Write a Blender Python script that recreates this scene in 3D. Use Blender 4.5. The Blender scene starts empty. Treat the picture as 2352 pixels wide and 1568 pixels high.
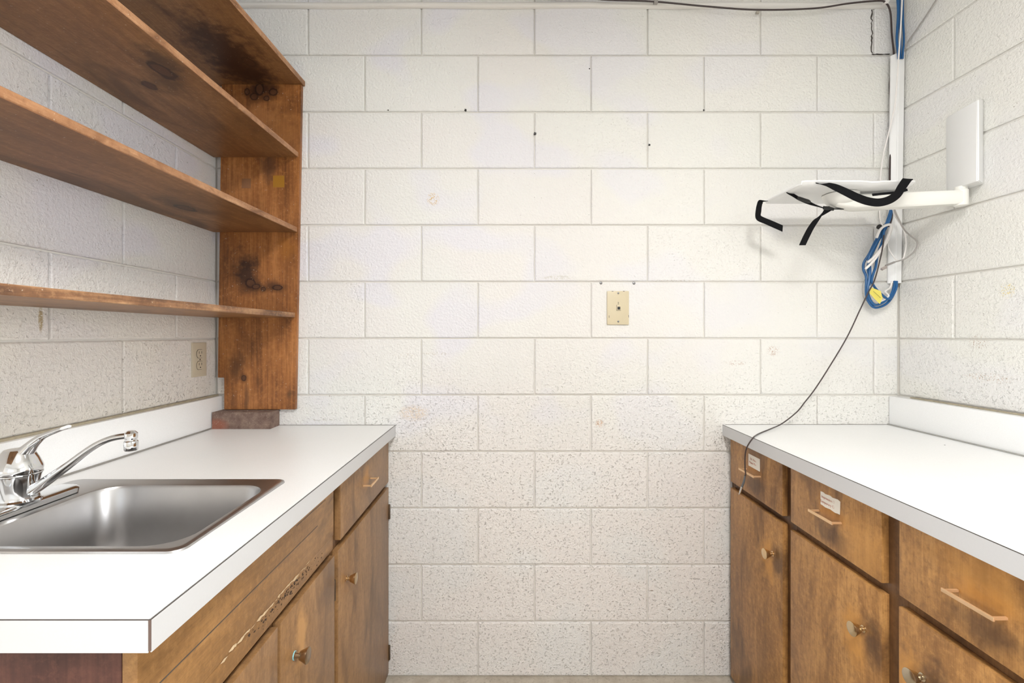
import bpy, bmesh, math, random
from mathutils import Vector, Matrix
random.seed(7)
C = bpy.context.scene.collection
PI = math.pi

# ---------------------------------------------------------------- camera, world, lamps, exposure
F, VX, VY, H = 1068.0, 1158.0, 768.0, 1.231      # focal in px of the 2352x1568 frame, vanishing point, eye height
cd = bpy.data.cameras.new('camera'); cam = bpy.data.objects.new('camera', cd); C.objects.link(cam)
cam.location = (0, 0, H); cam.rotation_euler = (PI/2, 0, 0)
cd.sensor_width = 36; cd.lens = F/2352*36
cd.shift_x = (1176-VX)/2352; cd.shift_y = (VY-784)/2352
cd.clip_start = .02
bpy.context.scene.camera = cam
vs = bpy.context.scene.view_settings
vs.view_transform = 'Standard'; vs.look = 'None'; vs.gamma = 1; vs.use_curve_mapping = False
vs.exposure = 0.08
LAMP_W = 52.0; DAY = 2.0; WIN_FILL_W = 66.0     # ceiling lamps, sky, fill daylight at unseen windows, side ones added
w = bpy.data.worlds.new('world'); bpy.context.scene.world = w; w.use_nodes = True
w.node_tree.nodes['Background'].inputs[0].default_value = (.86, .93, 1.0, 1)
w.node_tree.nodes['Background'].inputs[1].default_value = DAY

ZB = F/640.0                    # back wall distance
XL, XR = -1.033, 1.4156         # side walls
YR = -2.3                       # rear wall
ZC = 2.438
def P(px, py, S):               # photograph pixel at scale S (pixels per metre) -> point
    return Vector(((px-VX)/S, F/S, H-(py-VY)/S))

# ---------------------------------------------------------------- materials
def new_mat(name):
    m = bpy.data.materials.new(name); m.use_nodes = True
    nt = m.node_tree; b = nt.nodes['Principled BSDF']
    return m, nt, b
def L(nt, a, b): nt.links.new(a, b)
def simple(name, col, rough=.5, metal=0, spec=.5, bump=0, bscale=200, var=0):
    m, nt, b = new_mat(name)
    b.inputs['Base Color'].default_value = (*col, 1); b.inputs['Roughness'].default_value = rough
    b.inputs['Metallic'].default_value = metal; b.inputs['Specular IOR Level'].default_value = spec
    if bump or var:
        tc = nt.nodes.new('ShaderNodeTexCoord'); n = nt.nodes.new('ShaderNodeTexNoise')
        n.inputs['Scale'].default_value = bscale; L(nt, tc.outputs['Object'], n.inputs['Vector'])
        if bump:
            bp = nt.nodes.new('ShaderNodeBump'); bp.inputs['Strength'].default_value = bump; bp.inputs['Distance'].default_value = .001
            L(nt, n.outputs['Fac'], bp.inputs['Height']); L(nt, bp.outputs[0], b.inputs['Normal'])
        if var:
            mx = nt.nodes.new('ShaderNodeMix'); mx.data_type = 'RGBA'
            mx.inputs['A'].default_value = (*[c*(1-var) for c in col], 1); mx.inputs['B'].default_value = (*[min(1, c*(1+var)) for c in col], 1)
            L(nt, n.outputs['Fac'], mx.inputs['Factor']); L(nt, mx.outputs['Result'], b.inputs['Base Color'])
    return m
def mth(nt, op, a, b=None, c=None, clamp=False):
    n = nt.nodes.new('ShaderNodeMath'); n.operation = op; n.use_clamp = clamp
    for i, v in enumerate((a, b, c)):
        if v is None: continue
        if isinstance(v, (int, float)): n.inputs[i].default_value = v
        else: L(nt, v, n.inputs[i])
    return n.outputs[0]
def noise(nt, vec, scale, detail=2, rough=.5, dist=0):
    n = nt.nodes.new('ShaderNodeTexNoise'); n.inputs['Scale'].default_value = scale
    n.inputs['Detail'].default_value = detail; n.inputs['Roughness'].default_value = rough; n.inputs['Distortion'].default_value = dist
    L(nt, vec, n.inputs['Vector']); return n.outputs['Fac']
def mapr(nt, v, a, b, c=0, d=1):
    n = nt.nodes.new('ShaderNodeMapRange'); n.inputs[1].default_value = a; n.inputs[2].default_value = b
    n.inputs[3].default_value = c; n.inputs[4].default_value = d; L(nt, v, n.inputs[0]); return n.outputs[0]
def mixc(nt, f, a, b):
    n = nt.nodes.new('ShaderNodeMix'); n.data_type = 'RGBA'
    for k, v in (('Factor', f), ('A', a), ('B', b)):
        if isinstance(v, (int, float)): n.inputs[k].default_value = v
        elif isinstance(v, tuple): n.inputs[k].default_value = (*v, 1)
        else: L(nt, v, n.inputs[k])
    return n.outputs['Result']
def vscale(nt, vec, s):
    n = nt.nodes.new('ShaderNodeVectorMath'); n.operation = 'MULTIPLY'; n.inputs[1].default_value = s
    L(nt, vec, n.inputs[0]); return n.outputs[0]
def spotdist(nt, pos, p, s):    # distance from p, with per-axis stretch s
    a = nt.nodes.new('ShaderNodeVectorMath'); a.operation = 'SUBTRACT'; L(nt, pos, a.inputs[0]); a.inputs[1].default_value = p
    b = nt.nodes.new('ShaderNodeVectorMath'); b.operation = 'MULTIPLY'; L(nt, a.outputs[0], b.inputs[0]); b.inputs[1].default_value = s
    c = nt.nodes.new('ShaderNodeVectorMath'); c.operation = 'LENGTH'; L(nt, b.outputs[0], c.inputs[0]); return c.outputs['Value']

# painted block: cream paint, orange peel, pits that get deeper on the coarse lower courses, faint tints, scuffs
def wall_mat():
    m, nt, b = new_mat('painted_block')
    g = nt.nodes.new('ShaderNodeNewGeometry'); pos = g.outputs['Position']
    oi = nt.nodes.new('ShaderNodeObjectInfo')
    t1 = noise(nt, pos, 2.2, 2); t2 = noise(nt, vscale(nt, pos, (1.3, 1.1, 1.7)), 2.9, 1)
    col = mixc(nt, mapr(nt, t1, .4, .6), (.80, .785, .765), (.795, .80, .77))
    col = mixc(nt, mapr(nt, t2, .50, .60, 0, .85), col, (.77, .765, .815))
    sep = nt.nodes.new('ShaderNodeSeparateXYZ'); L(nt, pos, sep.inputs[0])
    # lavender daylight and white-balance tints put into the paint colour, creamier to the right
    col = mixc(nt, mapr(nt, sep.outputs[0], -.2, 1.1, 0, .6), col, (.80, .785, .725))
    lowz = mapr(nt, sep.outputs[2], 1.0, .7, 0, .8)
    col = mixc(nt, lowz, col, mixc(nt, mapr(nt, t2, .45, .6), (.84, .81, .79), (.825, .825, .805)))
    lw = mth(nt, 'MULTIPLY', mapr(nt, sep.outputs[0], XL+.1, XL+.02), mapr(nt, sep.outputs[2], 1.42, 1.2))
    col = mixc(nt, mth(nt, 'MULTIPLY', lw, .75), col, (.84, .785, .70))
    rv = mapr(nt, oi.outputs['Random'], 0, 1, .985, 1.01)
    hs = nt.nodes.new('ShaderNodeHueSaturation'); L(nt, col, hs.inputs['Color']); L(nt, rv, hs.inputs['Value']); col = hs.outputs[0]
    peel = noise(nt, pos, 120, 4, .62)
    low = mapr(nt, sep.outputs[2], 1.25, .75)                           # coarser concrete below
    pn = noise(nt, vscale(nt, pos, (1, 1, 1.4)), 112, 2, .5, .5)
    pit = mapr(nt, pn, .32, .385, 1, 0)
    rough_amt = mth(nt, 'MULTIPLY_ADD', low, .5, mapr(nt, oi.outputs['Random'], .5, 1, .05, .18))
    pits = mth(nt, 'MULTIPLY', pit, rough_amt)
    dots = mapr(nt, noise(nt, pos, 160, 1), .245, .20)                  # stray dark pinholes
    dk = mth(nt, 'MULTIPLY', pits, .16)
    col = mixc(nt, dk, col, (.45, .40, .34))
    col = mixc(nt, mth(nt, 'MULTIPLY', dots, .7), col, (.2, .16, .12))
    sc = noise(nt, pos, 240, 3, .7)
    for p, s, thr, c in ((P(995, 457, 640), (38, 20, 38), .52, (.62, .42, .14)), (P(1776, 805, 640), (38, 20, 45), .52, (.50, .36, .28)),
                         (P(1690, 833, 640), (24, 20, 90), .55, (.52, .38, .32)), (P(1377, 972, 640), (60, 20, 60), .5, (.6, .42, .3)),
                         (P(1282, 637, 640), (14, 20, 110), .50, (.62, .60, .55)), (P(1000, 812, 640), (16, 20, 170), .56, (.45, .38, .28)),
                         (P(930, 815, 640), (22, 20, 120), .58, (.5, .42, .3)), (P(1550, 645, 640), (8, 20, 150), .58, (.5, .44, .36)),
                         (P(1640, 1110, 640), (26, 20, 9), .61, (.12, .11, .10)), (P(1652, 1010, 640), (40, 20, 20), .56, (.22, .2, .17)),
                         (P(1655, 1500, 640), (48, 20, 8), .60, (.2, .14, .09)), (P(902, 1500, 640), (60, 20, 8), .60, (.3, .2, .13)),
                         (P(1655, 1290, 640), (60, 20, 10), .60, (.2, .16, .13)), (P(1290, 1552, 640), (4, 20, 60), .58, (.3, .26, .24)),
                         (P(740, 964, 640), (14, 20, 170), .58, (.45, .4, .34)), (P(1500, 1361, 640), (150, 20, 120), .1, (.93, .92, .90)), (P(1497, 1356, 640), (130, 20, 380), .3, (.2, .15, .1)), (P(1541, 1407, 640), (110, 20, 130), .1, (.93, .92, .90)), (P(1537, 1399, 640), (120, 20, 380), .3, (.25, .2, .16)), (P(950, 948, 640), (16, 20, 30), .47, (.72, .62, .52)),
                         (Vector((XR, 1.36, 1.105)), (20, 12, 60), .57, (.5, .36, .26)), (Vector((XR, 1.39, 1.21)), (20, 30, 40), .56, (.5, .38, .3)),
                         (Vector((XR, 1.31, 1.355)), (20, 40, 40), .55, (.75, .6, .2)),
                         (Vector((XL, 1.036, 1.265)), (20, 150, 30), .42, (.42, .31, .13))):
        d = spotdist(nt, pos, p, s)
        f = mth(nt, 'MULTIPLY', mapr(nt, d, 1.0, .55), mapr(nt, sc, thr, thr+.03))
        col = mixc(nt, mth(nt, 'MULTIPLY', f, .85), col, c)
    # grime gathered along the horizontal mortar line of the left wall above the tap
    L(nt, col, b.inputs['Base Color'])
    b.inputs['Roughness'].default_value = .38
    h = mth(nt, 'MULTIPLY_ADD', pits, -1.5, mth(nt, 'MULTIPLY', peel, 1.0))
    bp = nt.nodes.new('ShaderNodeBump'); bp.inputs['Strength'].default_value = 1.0; bp.inputs['Distance'].default_value = .0042
    L(nt, h, bp.inputs['Height']); L(nt, bp.outputs[0], b.inputs['Normal'])
    return m
WALL = wall_mat()

def wood(name, dark, mid, light, axis=2, rough=.42, blot=7, knots=(), wear=(), fine=.5, grain=(1.5, 45), spec=.4, contrast=1.0, specks=0, mott=1.0):
    m, nt, b = new_mat(name)
    tc = nt.nodes.new('ShaderNodeTexCoord'); pos = tc.outputs['Object']
    sc = [grain[1]]*3; sc[axis] = grain[0]
    g1 = noise(nt, vscale(nt, pos, tuple(sc)), 1.6, 5, .62, .6)
    sc2 = [blot]*3; sc2[axis] = blot*.35
    g2 = noise(nt, vscale(nt, pos, tuple(sc2)), 1.0, 3, .55, .4)
    sc3 = [420.]*3; sc3[axis] = 18.
    g3 = noise(nt, vscale(nt, pos, tuple(sc3)), 1.0, 2, .5)
    k = .5-.22/contrast, .5+.22/contrast
    f = mapr(nt, mth(nt, 'ADD', mth(nt, 'MULTIPLY', g1, .45), mth(nt, 'MULTIPLY', g2, .55)), k[0], k[1])
    rp = nt.nodes.new('ShaderNodeValToRGB'); e = rp.color_ramp.elements
    e[0].position = .05; e[0].color = (*dark, 1); e[1].position = .95; e[1].color = (*light, 1)
    me = e.new(.5); me.color = (*mid, 1); L(nt, f, rp.inputs[0]); col = rp.outputs[0]
    col = mixc(nt, mth(nt, 'MULTIPLY', mapr(nt, g3, .45, .62), fine), col, mixc(nt, .55, col, dark))
    mo = noise(nt, pos, 75, 4, .75)
    col = mixc(nt, mapr(nt, mo, .52, .70, 0, .55*mott), col, dark); col = mixc(nt, mapr(nt, mo, .48, .30, 0, .45), col, light)
    bl = noise(nt, vscale(nt, pos, tuple(.55*v for v in sc2)), 1.7, 3, .6, 1.0)
    col = mixc(nt, mapr(nt, bl, .52, .68, 0, .8*mott), col, tuple(.75*c for c in dark))
    dn = noise(nt, pos, 28, 3, .6)
    for p, s, c, st in wear:
        d = mth(nt, 'ADD', spotdist(nt, pos, p, s), mth(nt, 'MULTIPLY', mth(nt, 'SUBTRACT', dn, .5), 1.5))
        col = mixc(nt, mth(nt, 'MULTIPLY', mapr(nt, d, 1.0, .35), st), col, c)
    for p, s, st in knots:
        d = mth(nt, 'ADD', spotdist(nt, pos, p, s), mth(nt, 'MULTIPLY', mth(nt, 'SUBTRACT', dn, .5), .9))
        col = mixc(nt, mth(nt, 'MULTIPLY', mapr(nt, d, 2.2, .9), .55*st), col, tuple(c*.55 for c in dark))
        col = mixc(nt, mth(nt, 'MULTIPLY', mapr(nt, d, 1.05, .9), .85*st), col, (.025, .009, .005))
        col = mixc(nt, mth(nt, 'MULTIPLY', mapr(nt, d, .72, .62), .8*st), col, (.11, .045, .02))
    if specks:
        sn = mth(nt, 'MULTIPLY', mapr(nt, noise(nt, pos, 190, 1), .745, .77), specks)
        col = mixc(nt, sn, col, (.62, .52, .40))
    L(nt, col, b.inputs['Base Color']); b.inputs['Roughness'].default_value = rough; b.inputs['Specular IOR Level'].default_value = spec
    bp = nt.nodes.new('ShaderNodeBump'); bp.inputs['Strength'].default_value = .25; bp.inputs['Distance'].default_value = .0006
    L(nt, g1, bp.inputs['Height']); L(nt, bp.outputs[0], b.inputs['Normal'])
    return m

def laminate():
    m, nt, b = new_mat('white_laminate')
    tc = nt.nodes.new('ShaderNodeTexCoord'); n = noise(nt, tc.outputs['Object'], 700, 2)
    n2 = noise(nt, tc.outputs['Object'], 6, 2)
    col = mixc(nt, mapr(nt, n, .4, .6), (.84, .845, .84), (.89, .89, .89)); col = mixc(nt, mapr(nt, n2, .3, .8, 0, .3), col, (.82, .83, .81))
    L(nt, col, b.inputs['Base Color']); b.inputs['Roughness'].default_value = .33
    return m
LAM = laminate()
LAME = simple('laminate_edge_band', (.58, .585, .59), .35, var=.02, bscale=300)  # greyed below the top's white to stand in for weaker light on edges
CAULK = simple('grey_caulk', (.26, .245, .22), .6, bump=.3, var=.25, bscale=60)
SEAM = simple('dark_seam', (.07, .06, .055), .6)
STEEL = simple('brushed_steel', (.50, .492, .49), .33, 1, var=.06, bscale=30)
CHROME = simple('chrome', (.72, .73, .74), .08, 1)
BRASS = simple('aged_brass', (.58, .42, .24), .26, 1, var=.2, bscale=60)
COPPER = simple('copper_tone', (.84, .58, .34), .36, .65, var=.12, bscale=50)
BRICK = None
BEIGE = simple('almond_plastic', (.60, .53, .40), .4)
IVORY = simple('ivory_enamel', (.62, .54, .37), .35, var=.06, bscale=25)
WHITEP = simple('white_plastic', (.80, .80, .79), .35)
CREAMP = simple('cream_plastic', (.80, .79, .74), .4)
BLACKW = simple('black_webbing', (.008, .008, .009), .9, spec=.12, bump=.6, bscale=900)
BLACK = simple('black_plastic', (.01, .01, .01), .4)
BLUEC = simple('blue_jacket', (.012, .10, .27), .38)
WHITEC = simple('white_jacket', (.80, .77, .74), .42)
GREYC = simple('grey_jacket', (.33, .31, .29), .45)
BROWNC = simple('dark_brown_jacket', (.045, .03, .028), .4)
YEL = simple('yellow_paper', (.72, .62, .12), .6)
SCREWM = simple('screw_metal', (.25, .25, .26), .25, 1)
PAPER = simple('paper', (.78, .74, .66), .7)
INK = simple('faded_red_ink', (.55, .25, .18), .7)
TRIMM = simple('trim_paint', (.78, .76, .72), .4, bump=.3, bscale=30)
DARKG = simple('dark_gap', (.05, .04, .035), .9)

# ---------------------------------------------------------------- mesh helpers
def mesh_obj(name, verts, faces, mat, parent=None, smooth=False, kind=None):
    me = bpy.data.meshes.new(name); me.from_pydata([tuple(v) for v in verts], [], faces); me.update()
    bm = bmesh.new(); bm.from_mesh(me); bmesh.ops.recalc_face_normals(bm, faces=bm.faces); bm.to_mesh(me); bm.free()
    return link(name, me, mat, parent, smooth, kind)
def link(name, me, mat, parent=None, smooth=False, kind=None):
    if smooth:
        for p in me.polygons: p.use_smooth = True
        try: me.set_sharp_from_angle(angle=math.radians(42))
        except Exception: pass
    if not me.materials: me.materials.append(mat)
    o = bpy.data.objects.new(name, me); C.objects.link(o)
    if parent: adopt(o, parent)
    if kind: o['kind'] = kind
    return o
def wloc(o):
    v = Vector(o.location); p = o.parent
    while p: v += Vector(p.location); p = p.parent
    return v
def adopt(o, parent):
    v = Vector(o.location); o.parent = parent; o.location = v-wloc(parent)
def thing(name, label, cat, loc, group=None):
    o = bpy.data.objects.new(name, None); C.objects.link(o); o.location = loc; o.empty_display_size = .05
    o['label'] = label; o['category'] = cat
    if group: o['group'] = group
    return o
def tag(o, label, cat, group=None):
    o['label'] = label; o['category'] = cat
    if group: o['group'] = group
    return o
def reorigin(o, loc):           # move the object's origin to loc, keeping the geometry where it is
    loc = Vector(loc); o.data.transform(Matrix.Translation(-loc)); o.location = Vector(o.location)+loc
    return o
def geo_box(x0, x1, y0, y1, z0, z1, bev=0):
    vs_ = [(x, y, z) for x in (x0, x1) for y in (y0, y1) for z in (z0, z1)]
    return bevel_hexa(vs_, bev)
HF = [(0, 1, 3, 2), (4, 6, 7, 5), (0, 4, 5, 1), (2, 3, 7, 6), (0, 2, 6, 4), (1, 5, 7, 3)]
def bevel_hexa(vs8, bev, seg=2):
    bm = bmesh.new(); v = [bm.verts.new(p) for p in vs8]
    for f in HF: bm.faces.new([v[i] for i in f])
    bmesh.ops.recalc_face_normals(bm, faces=bm.faces)
    if bev: bmesh.ops.bevel(bm, geom=list(bm.edges), offset=bev, segments=seg, affect='EDGES', profile=.6)
    return bm
def bm_obj(name, bm, mat, parent=None, smooth=False, kind=None):
    me = bpy.data.meshes.new(name); bm.to_mesh(me); bm.free()
    return link(name, me, mat, parent, smooth, kind)
def box(name, x0, x1, y0, y1, z0, z1, mat, parent=None, bev=0, kind=None, smooth=False):
    return bm_obj(name, geo_box(x0, x1, y0, y1, z0, z1, bev), mat, parent, smooth or bev > 0, kind)
def hexa(name, vs8, mat, parent=None, bev=0, kind=None):
    return bm_obj(name, bevel_hexa(vs8, bev), mat, parent, bev > 0, kind)
def crom(pts, n=8):
    pts = [Vector(p) for p in pts]; q = [pts[0]*2-pts[1]]+pts+[pts[-1]*2-pts[-2]]; out = []
    for i in range(1, len(q)-2):
        for k in range(n):
            t = k/n; a, b, c, d = q[i-1], q[i], q[i+1], q[i+2]
            out.append(.5*((2*b)+(c-a)*t+(2*a-5*b+4*c-d)*t*t+(3*b-a-3*c+d)*t**3))
    out.append(pts[-1]); return out
def tube_geo(pts, rad, sides=8, flat=1.0, up=None, caps=True):
    """rad: number or list (same length as pts); flat squashes along the 'up' side of the section"""
    n = len(pts); V = []; Fc = []
    t0 = (pts[1]-pts[0]).normalized(); ref = Vector(up) if up else (Vector((0, 0, 1)) if abs(t0.z) < .9 else Vector((1, 0, 0)))
    u = (ref-t0*ref.dot(t0)).normalized()
    for i in range(n):
        t = (pts[min(i+1, n-1)]-pts[max(i-1, 0)]).normalized(); u = (u-t*u.dot(t)).normalized(); s = t.cross(u)
        r = rad[i] if isinstance(rad, (list, tuple)) else rad
        for k in range(sides):
            a = 2*PI*k/sides; V.append(pts[i]+s*math.cos(a)*r+u*math.sin(a)*r*flat)
    for i in range(n-1):
        for k in range(sides):
            a, b = i*sides+k, i*sides+(k+1) % sides; Fc.append((a, b, b+sides, a+sides))
    if caps: Fc.append(tuple(range(sides))[::-1]); Fc.append(tuple(range((n-1)*sides, n*sides)))
    return V, Fc
def tube(name, pts, rad, mat, parent=None, sides=8, n=8, flat=1.0, up=None, smoothpath=True):
    p = crom(pts, n) if smoothpath else [Vector(q) for q in pts]
    if isinstance(rad, (list, tuple)) and smoothpath:
        rr = []
        for i in range(len(rad)-1):
            for k in range(n): t = k/n; rr.append(rad[i]*(1-t)+rad[i+1]*t)
        rr.append(rad[-1]); rad = rr
    V, Fc = tube_geo(p, rad, sides, flat, up)
    return mesh_obj(name, V, Fc, mat, parent, True)
def lathe(name, prof, c, axis, mat, parent=None, sides=24):
    """prof: (radius, height) along axis from c"""
    ax = Vector(axis).normalized(); r0 = Vector((0, 0, 1)) if abs(ax.z) < .9 else Vector((1, 0, 0))
    u = (r0-ax*r0.dot(ax)).normalized(); v = ax.cross(u); V = []; Fc = []; c = Vector(c)
    for r, h in prof:
        for k in range(sides):
            a = 2*PI*k/sides; V.append(c+ax*h+u*math.cos(a)*r+v*math.sin(a)*r)
    for i in range(len(prof)-1):
        for k in range(sides):
            a, b = i*sides+k, i*sides+(k+1) % sides; Fc.append((a, b, b+sides, a+sides))
    Fc.append(tuple(range(sides))[::-1]); Fc.append(tuple(range((len(prof)-1)*sides, len(prof)*sides)))
    return mesh_obj(name, V, Fc, mat, parent, True)
def ribbon(name, pts, wid, mat, parent=None, th=.0016, n=8):
    """pts: list of (centre, width direction); solid strap"""
    cs = crom([p[0] for p in pts], n); ds = crom([Vector(p[1]).normalized() for p in pts], n); V = []; Fc = []
    for i, (c, d) in enumerate(zip(cs, ds)):
        t = (cs[min(i+1, len(cs)-1)]-cs[max(i-1, 0)]).normalized(); d = (d-t*d.dot(t)*.6).normalized(); nn = t.cross(d).normalized()
        for a, b in ((-1, -1), (1, -1), (1, 1), (-1, 1)): V.append(c+d*a*wid/2+nn*b*th/2)
    m = len(cs)
    for i in range(m-1):
        for k in range(4): a, b = i*4+k, i*4+(k+1) % 4; Fc.append((a, b, b+4, a+4))
    Fc += [(3, 2, 1, 0), tuple(range((m-1)*4, m*4))]
    return mesh_obj(name, V, Fc, mat, parent, False)

# ---------------------------------------------------------------- the room
RC = .2032; PB = .4064; J = .0045; DEP = .0056
def block_mesh(w_, h_):
    """local: x along wall, y = 0 face plane (facing -y), z up; centre origin"""
    a, c = w_/2, h_/2; k = .0028
    ring = lambda i, y: [(-a+i, y, -c+i), (a-i, y, -c+i), (a-i, y, c-i), (-a+i, y, c-i)]
    V = ring(0, .006)+ring(0, DEP*.9)+ring(k*.45, DEP*.28)+ring(k*1.5, 0)
    Fc = []
    for r in range(3):
        for q in range(4): Fc.append((r*4+q, r*4+(q+1) % 4, r*4+4+(q+1) % 4, r*4+4+q))
    Fc.append((12, 13, 14, 15))
    me = bpy.data.meshes.new('block'); me.from_pydata(V, [], Fc); me.update()
    bm = bmesh.new(); bm.from_mesh(me); bmesh.ops.recalc_face_normals(bm, faces=bm.faces); bm.to_mesh(me); bm.free()
    for p in me.polygons: p.use_smooth = True
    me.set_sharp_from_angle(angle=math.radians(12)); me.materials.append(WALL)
    return me
BM = {}
def lay(parent, u0, u1, odd_phase, to_world, rot, skip=None):
    """courses counted from the top; odd courses have joints at odd_phase + k*PB, even ones half a block on"""
    for r in range(12):
        zt = ZC-.002-r*RC; z0 = max(zt-RC, .004); zt = min(zt, ZC)
        ph = odd_phase if r % 2 == 0 else odd_phase+PB/2
        js = [u0]; k = math.floor((u0-ph)/PB)+1
        while ph+k*PB < u1-.02:
            if ph+k*PB > u0+.02: js.append(ph+k*PB)
            k += 1
        js.append(u1)
        for a, b in zip(js[:-1], js[1:]):
            w_, h_ = round(b-a-J*.62, 4), round(zt-z0-J, 3)
            if (w_, h_) not in BM: BM[(w_, h_)] = block_mesh(w_, h_)
            o = bpy.data.objects.new('block', BM[(w_, h_)]); C.objects.link(o)
            o.location = to_world((a+b)/2, (z0+zt)/2, random.uniform(-.0006, .0004)); o.rotation_euler = (0, 0, rot)
            o.parent = parent
T = .12
MORTAR = simple('painted_mortar', (.70, .675, .625), .5, bump=.4, bscale=120, var=.06)
def area(name, loc, rot, sx, sy, power, col):
    ld = bpy.data.lights.new(name, 'AREA'); ld.shape = 'RECTANGLE'; ld.size = sx; ld.size_y = sy; ld.energy = power; ld.color = col
    o = bpy.data.objects.new(name, ld); C.objects.link(o); o.location = loc; o.rotation_euler = rot; return o
area('daylight_fill', (.3, -3.28, 1.45), (PI/2, 0, 0), 1.9, 1.3, WIN_FILL_W*.06, (.90, .95, 1))
area('daylight_fill', (-2.88, -.95, 1.45), (PI/2, 0, -PI/2), 1.7, 1.3, WIN_FILL_W, (.95, .97, 1))  # unseen side window, added to brighten the right wall
area('daylight_fill', (3.28, -.95, 1.45), (PI/2, 0, PI/2), 1.7, 1.3, WIN_FILL_W, (.95, .97, 1))  # its east counterpart, added to brighten the left wall
def shell(name, *b):
    return box(name, *b, MORTAR, kind='structure')
wb = shell('wall_back', XL-T, XR+T, ZB+DEP, ZB+T, 0, ZC)
lay(wb, XL, XR, (967.5-VX)/640, lambda u, z, e: (u, ZB+e, z), 0)
YE = ZB-.408-.4064*2.5                                           # nook ends here, out of view, opened wider to let side light in
wl = shell('wall_left', XL-T, XL-DEP, YE, ZB+DEP, 0, ZC)
lay(wl, YE, ZB, ZB-.406-.002, lambda u, z, e: (XL-e, u, z), -PI/2+PI)
wr = shell('wall_right', XR+DEP, XR+T, YE, ZB+DEP, 0, ZC)
lay(wr, YE, ZB, ZB-.406-.002, lambda u, z, e: (XR+e, u, z), -PI/2)
# room behind the camera: painted walls, rear window, side windows added for light
RX0, RX1, RY0 = -2.8, 3.2, -3.2
def win_wall(name, along_x, c0, c1, fixed, o0, o1, z0=.80, z1=2.10):
    def bx(a, b_, za, zb2):
        if along_x: box(name, a, b_, fixed-T, fixed, za, zb2, WALL, kind='structure')
        else: box(name, min(fixed, fixed+T*(1 if fixed > 0 else -1)), max(fixed, fixed+T*(1 if fixed > 0 else -1)), a, b_, za, zb2, WALL, kind='structure')
    bx(c0, o0, 0, ZC); bx(o1, c1, 0, ZC); bx(o0, o1, 0, z0); bx(o0, o1, z1, ZC)
win_wall('wall_rear', True, RX0-T, RX1+T, RY0, -.65, 1.25)
win_wall('added_window_wall_west', False, RY0, YE, RX0, -1.80, -.10)
win_wall('added_window_wall_east', False, RY0, YE, RX1, -1.80, -.10)
box('wall_front', RX0-T, XL-T, YE-.002, YE+T, 0, ZC, WALL, kind='structure')
box('wall_front', XR+T, RX1+T, YE-.002, YE+T, 0, ZC, WALL, kind='structure')
CEIL = simple('ceiling_tile', (.74, .72, .69), .8, bump=.4, bscale=90)
box('ceiling', RX0-T, RX1+T, RY0-T, ZB+T, ZC, ZC+.08, CEIL, kind='structure')
def floor_mat():
    m, nt, b = new_mat('speckled_floor'); tc = nt.nodes.new('ShaderNodeTexCoord')
    n1 = noise(nt, tc.outputs['Object'], 22, 4, .7); n2 = noise(nt, tc.outputs['Object'], 160, 2)
    col = mixc(nt, mapr(nt, n1, .35, .65), (.42, .37, .30), (.56, .51, .43)); col = mixc(nt, mapr(nt, n2, .6, .7, 0, .5), col, (.22, .18, .14))
    L(nt, col, b.inputs['Base Color']); b.inputs['Roughness'].default_value = .45; return m
box('floor', RX0-T, RX1+T, RY0-T, ZB+T, -.06, .003, floor_mat(), kind='structure')
# rounded moulding under the ceiling on the back wall
prof = [(ZB-.001, 2.398), (ZB-.010, 2.399), (ZB-.014, 2.403), (ZB-.014, 2.411), (ZB-.010, 2.416), (ZB-.001, 2.418)]
V = []; n = 24
for i in range(n+1):
    x = XL+(XR-XL)*i/n; dz = .0012*math.sin(i*1.1)
    V += [(x, y, z+dz) for y, z in prof]
Fc = [(i*6+k, i*6+k+1, i*6+7+k, i*6+6+k) for i in range(n) for k in range(5)]+[(i*6+5, i*6, i*6+6, i*6+11) for i in range(n)]+[(0, 1, 2, 3, 4, 5), tuple(range(n*6, n*6+6))]
tr = mesh_obj('trim_1', V, Fc, TRIMM, None, True, 'structure')
# broken paint line under the moulding and the cracked mortar joint by the corner
def crack(name, pts, wmax, parent, horiz=True):
    V = []; Fc = []
    for i, p in enumerate(pts):
        ww = random.uniform(.15, 1)*wmax; o = Vector((0, 0, ww/2)) if horiz else Vector((ww/2, 0, 0))
        V += [p-o+Vector((0, .004, 0)), p-o, p+o, p+o+Vector((0, .004, 0))]
    for i in range(len(pts)-1):
        for k in range(4): a, b = i*4+k, i*4+(k+1) % 4; Fc.append((a, b, b+4, a+4))
    Fc += [(3, 2, 1, 0), tuple(range(len(V)-4, len(V)))]
    return mesh_obj(name, V, Fc, DARKG, parent)
x = 560
while x < 1700:
    ln = random.choice((25, 40, 70, 110)); pts = [P(x+q, 16.0+random.uniform(-1.3, 1.3), 640.6) for q in range(0, ln, 4)]
    if len(pts) > 1: crack('paint_crack', pts, .0018, wb)
    x += ln+random.choice((6, 14, 30, 60))
crack('mortar_crack', [P(2003+random.uniform(-2, 2), y, 641) for y in range(22, 126, 5)], .0042, wb, False)
crack('mortar_crack', [P(x, 124+random.uniform(-.7, .7), 641) for x in range(2004, 2048, 5)], .002, wb)
# ceiling lamp, above and behind the camera
t = thing('ceiling_light', 'white ceiling light fixture above and behind the viewer', 'ceiling light', (.28, -.2, ZC))
box('housing', .08, .48, -.55, .15, ZC-.05, ZC, WHITEP, t, .004)
em, nt, b = new_mat('lamp_diffuser'); b.inputs['Emission Color'].default_value = (1, .985, .96, 1); b.inputs['Emission Strength'].default_value = LAMP_W
b.inputs['Base Color'].default_value = (.8, .8, .8, 1)
box('diffuser', .10, .46, -.53, .13, ZC-.075, ZC-.05, em, t, .006)

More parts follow.
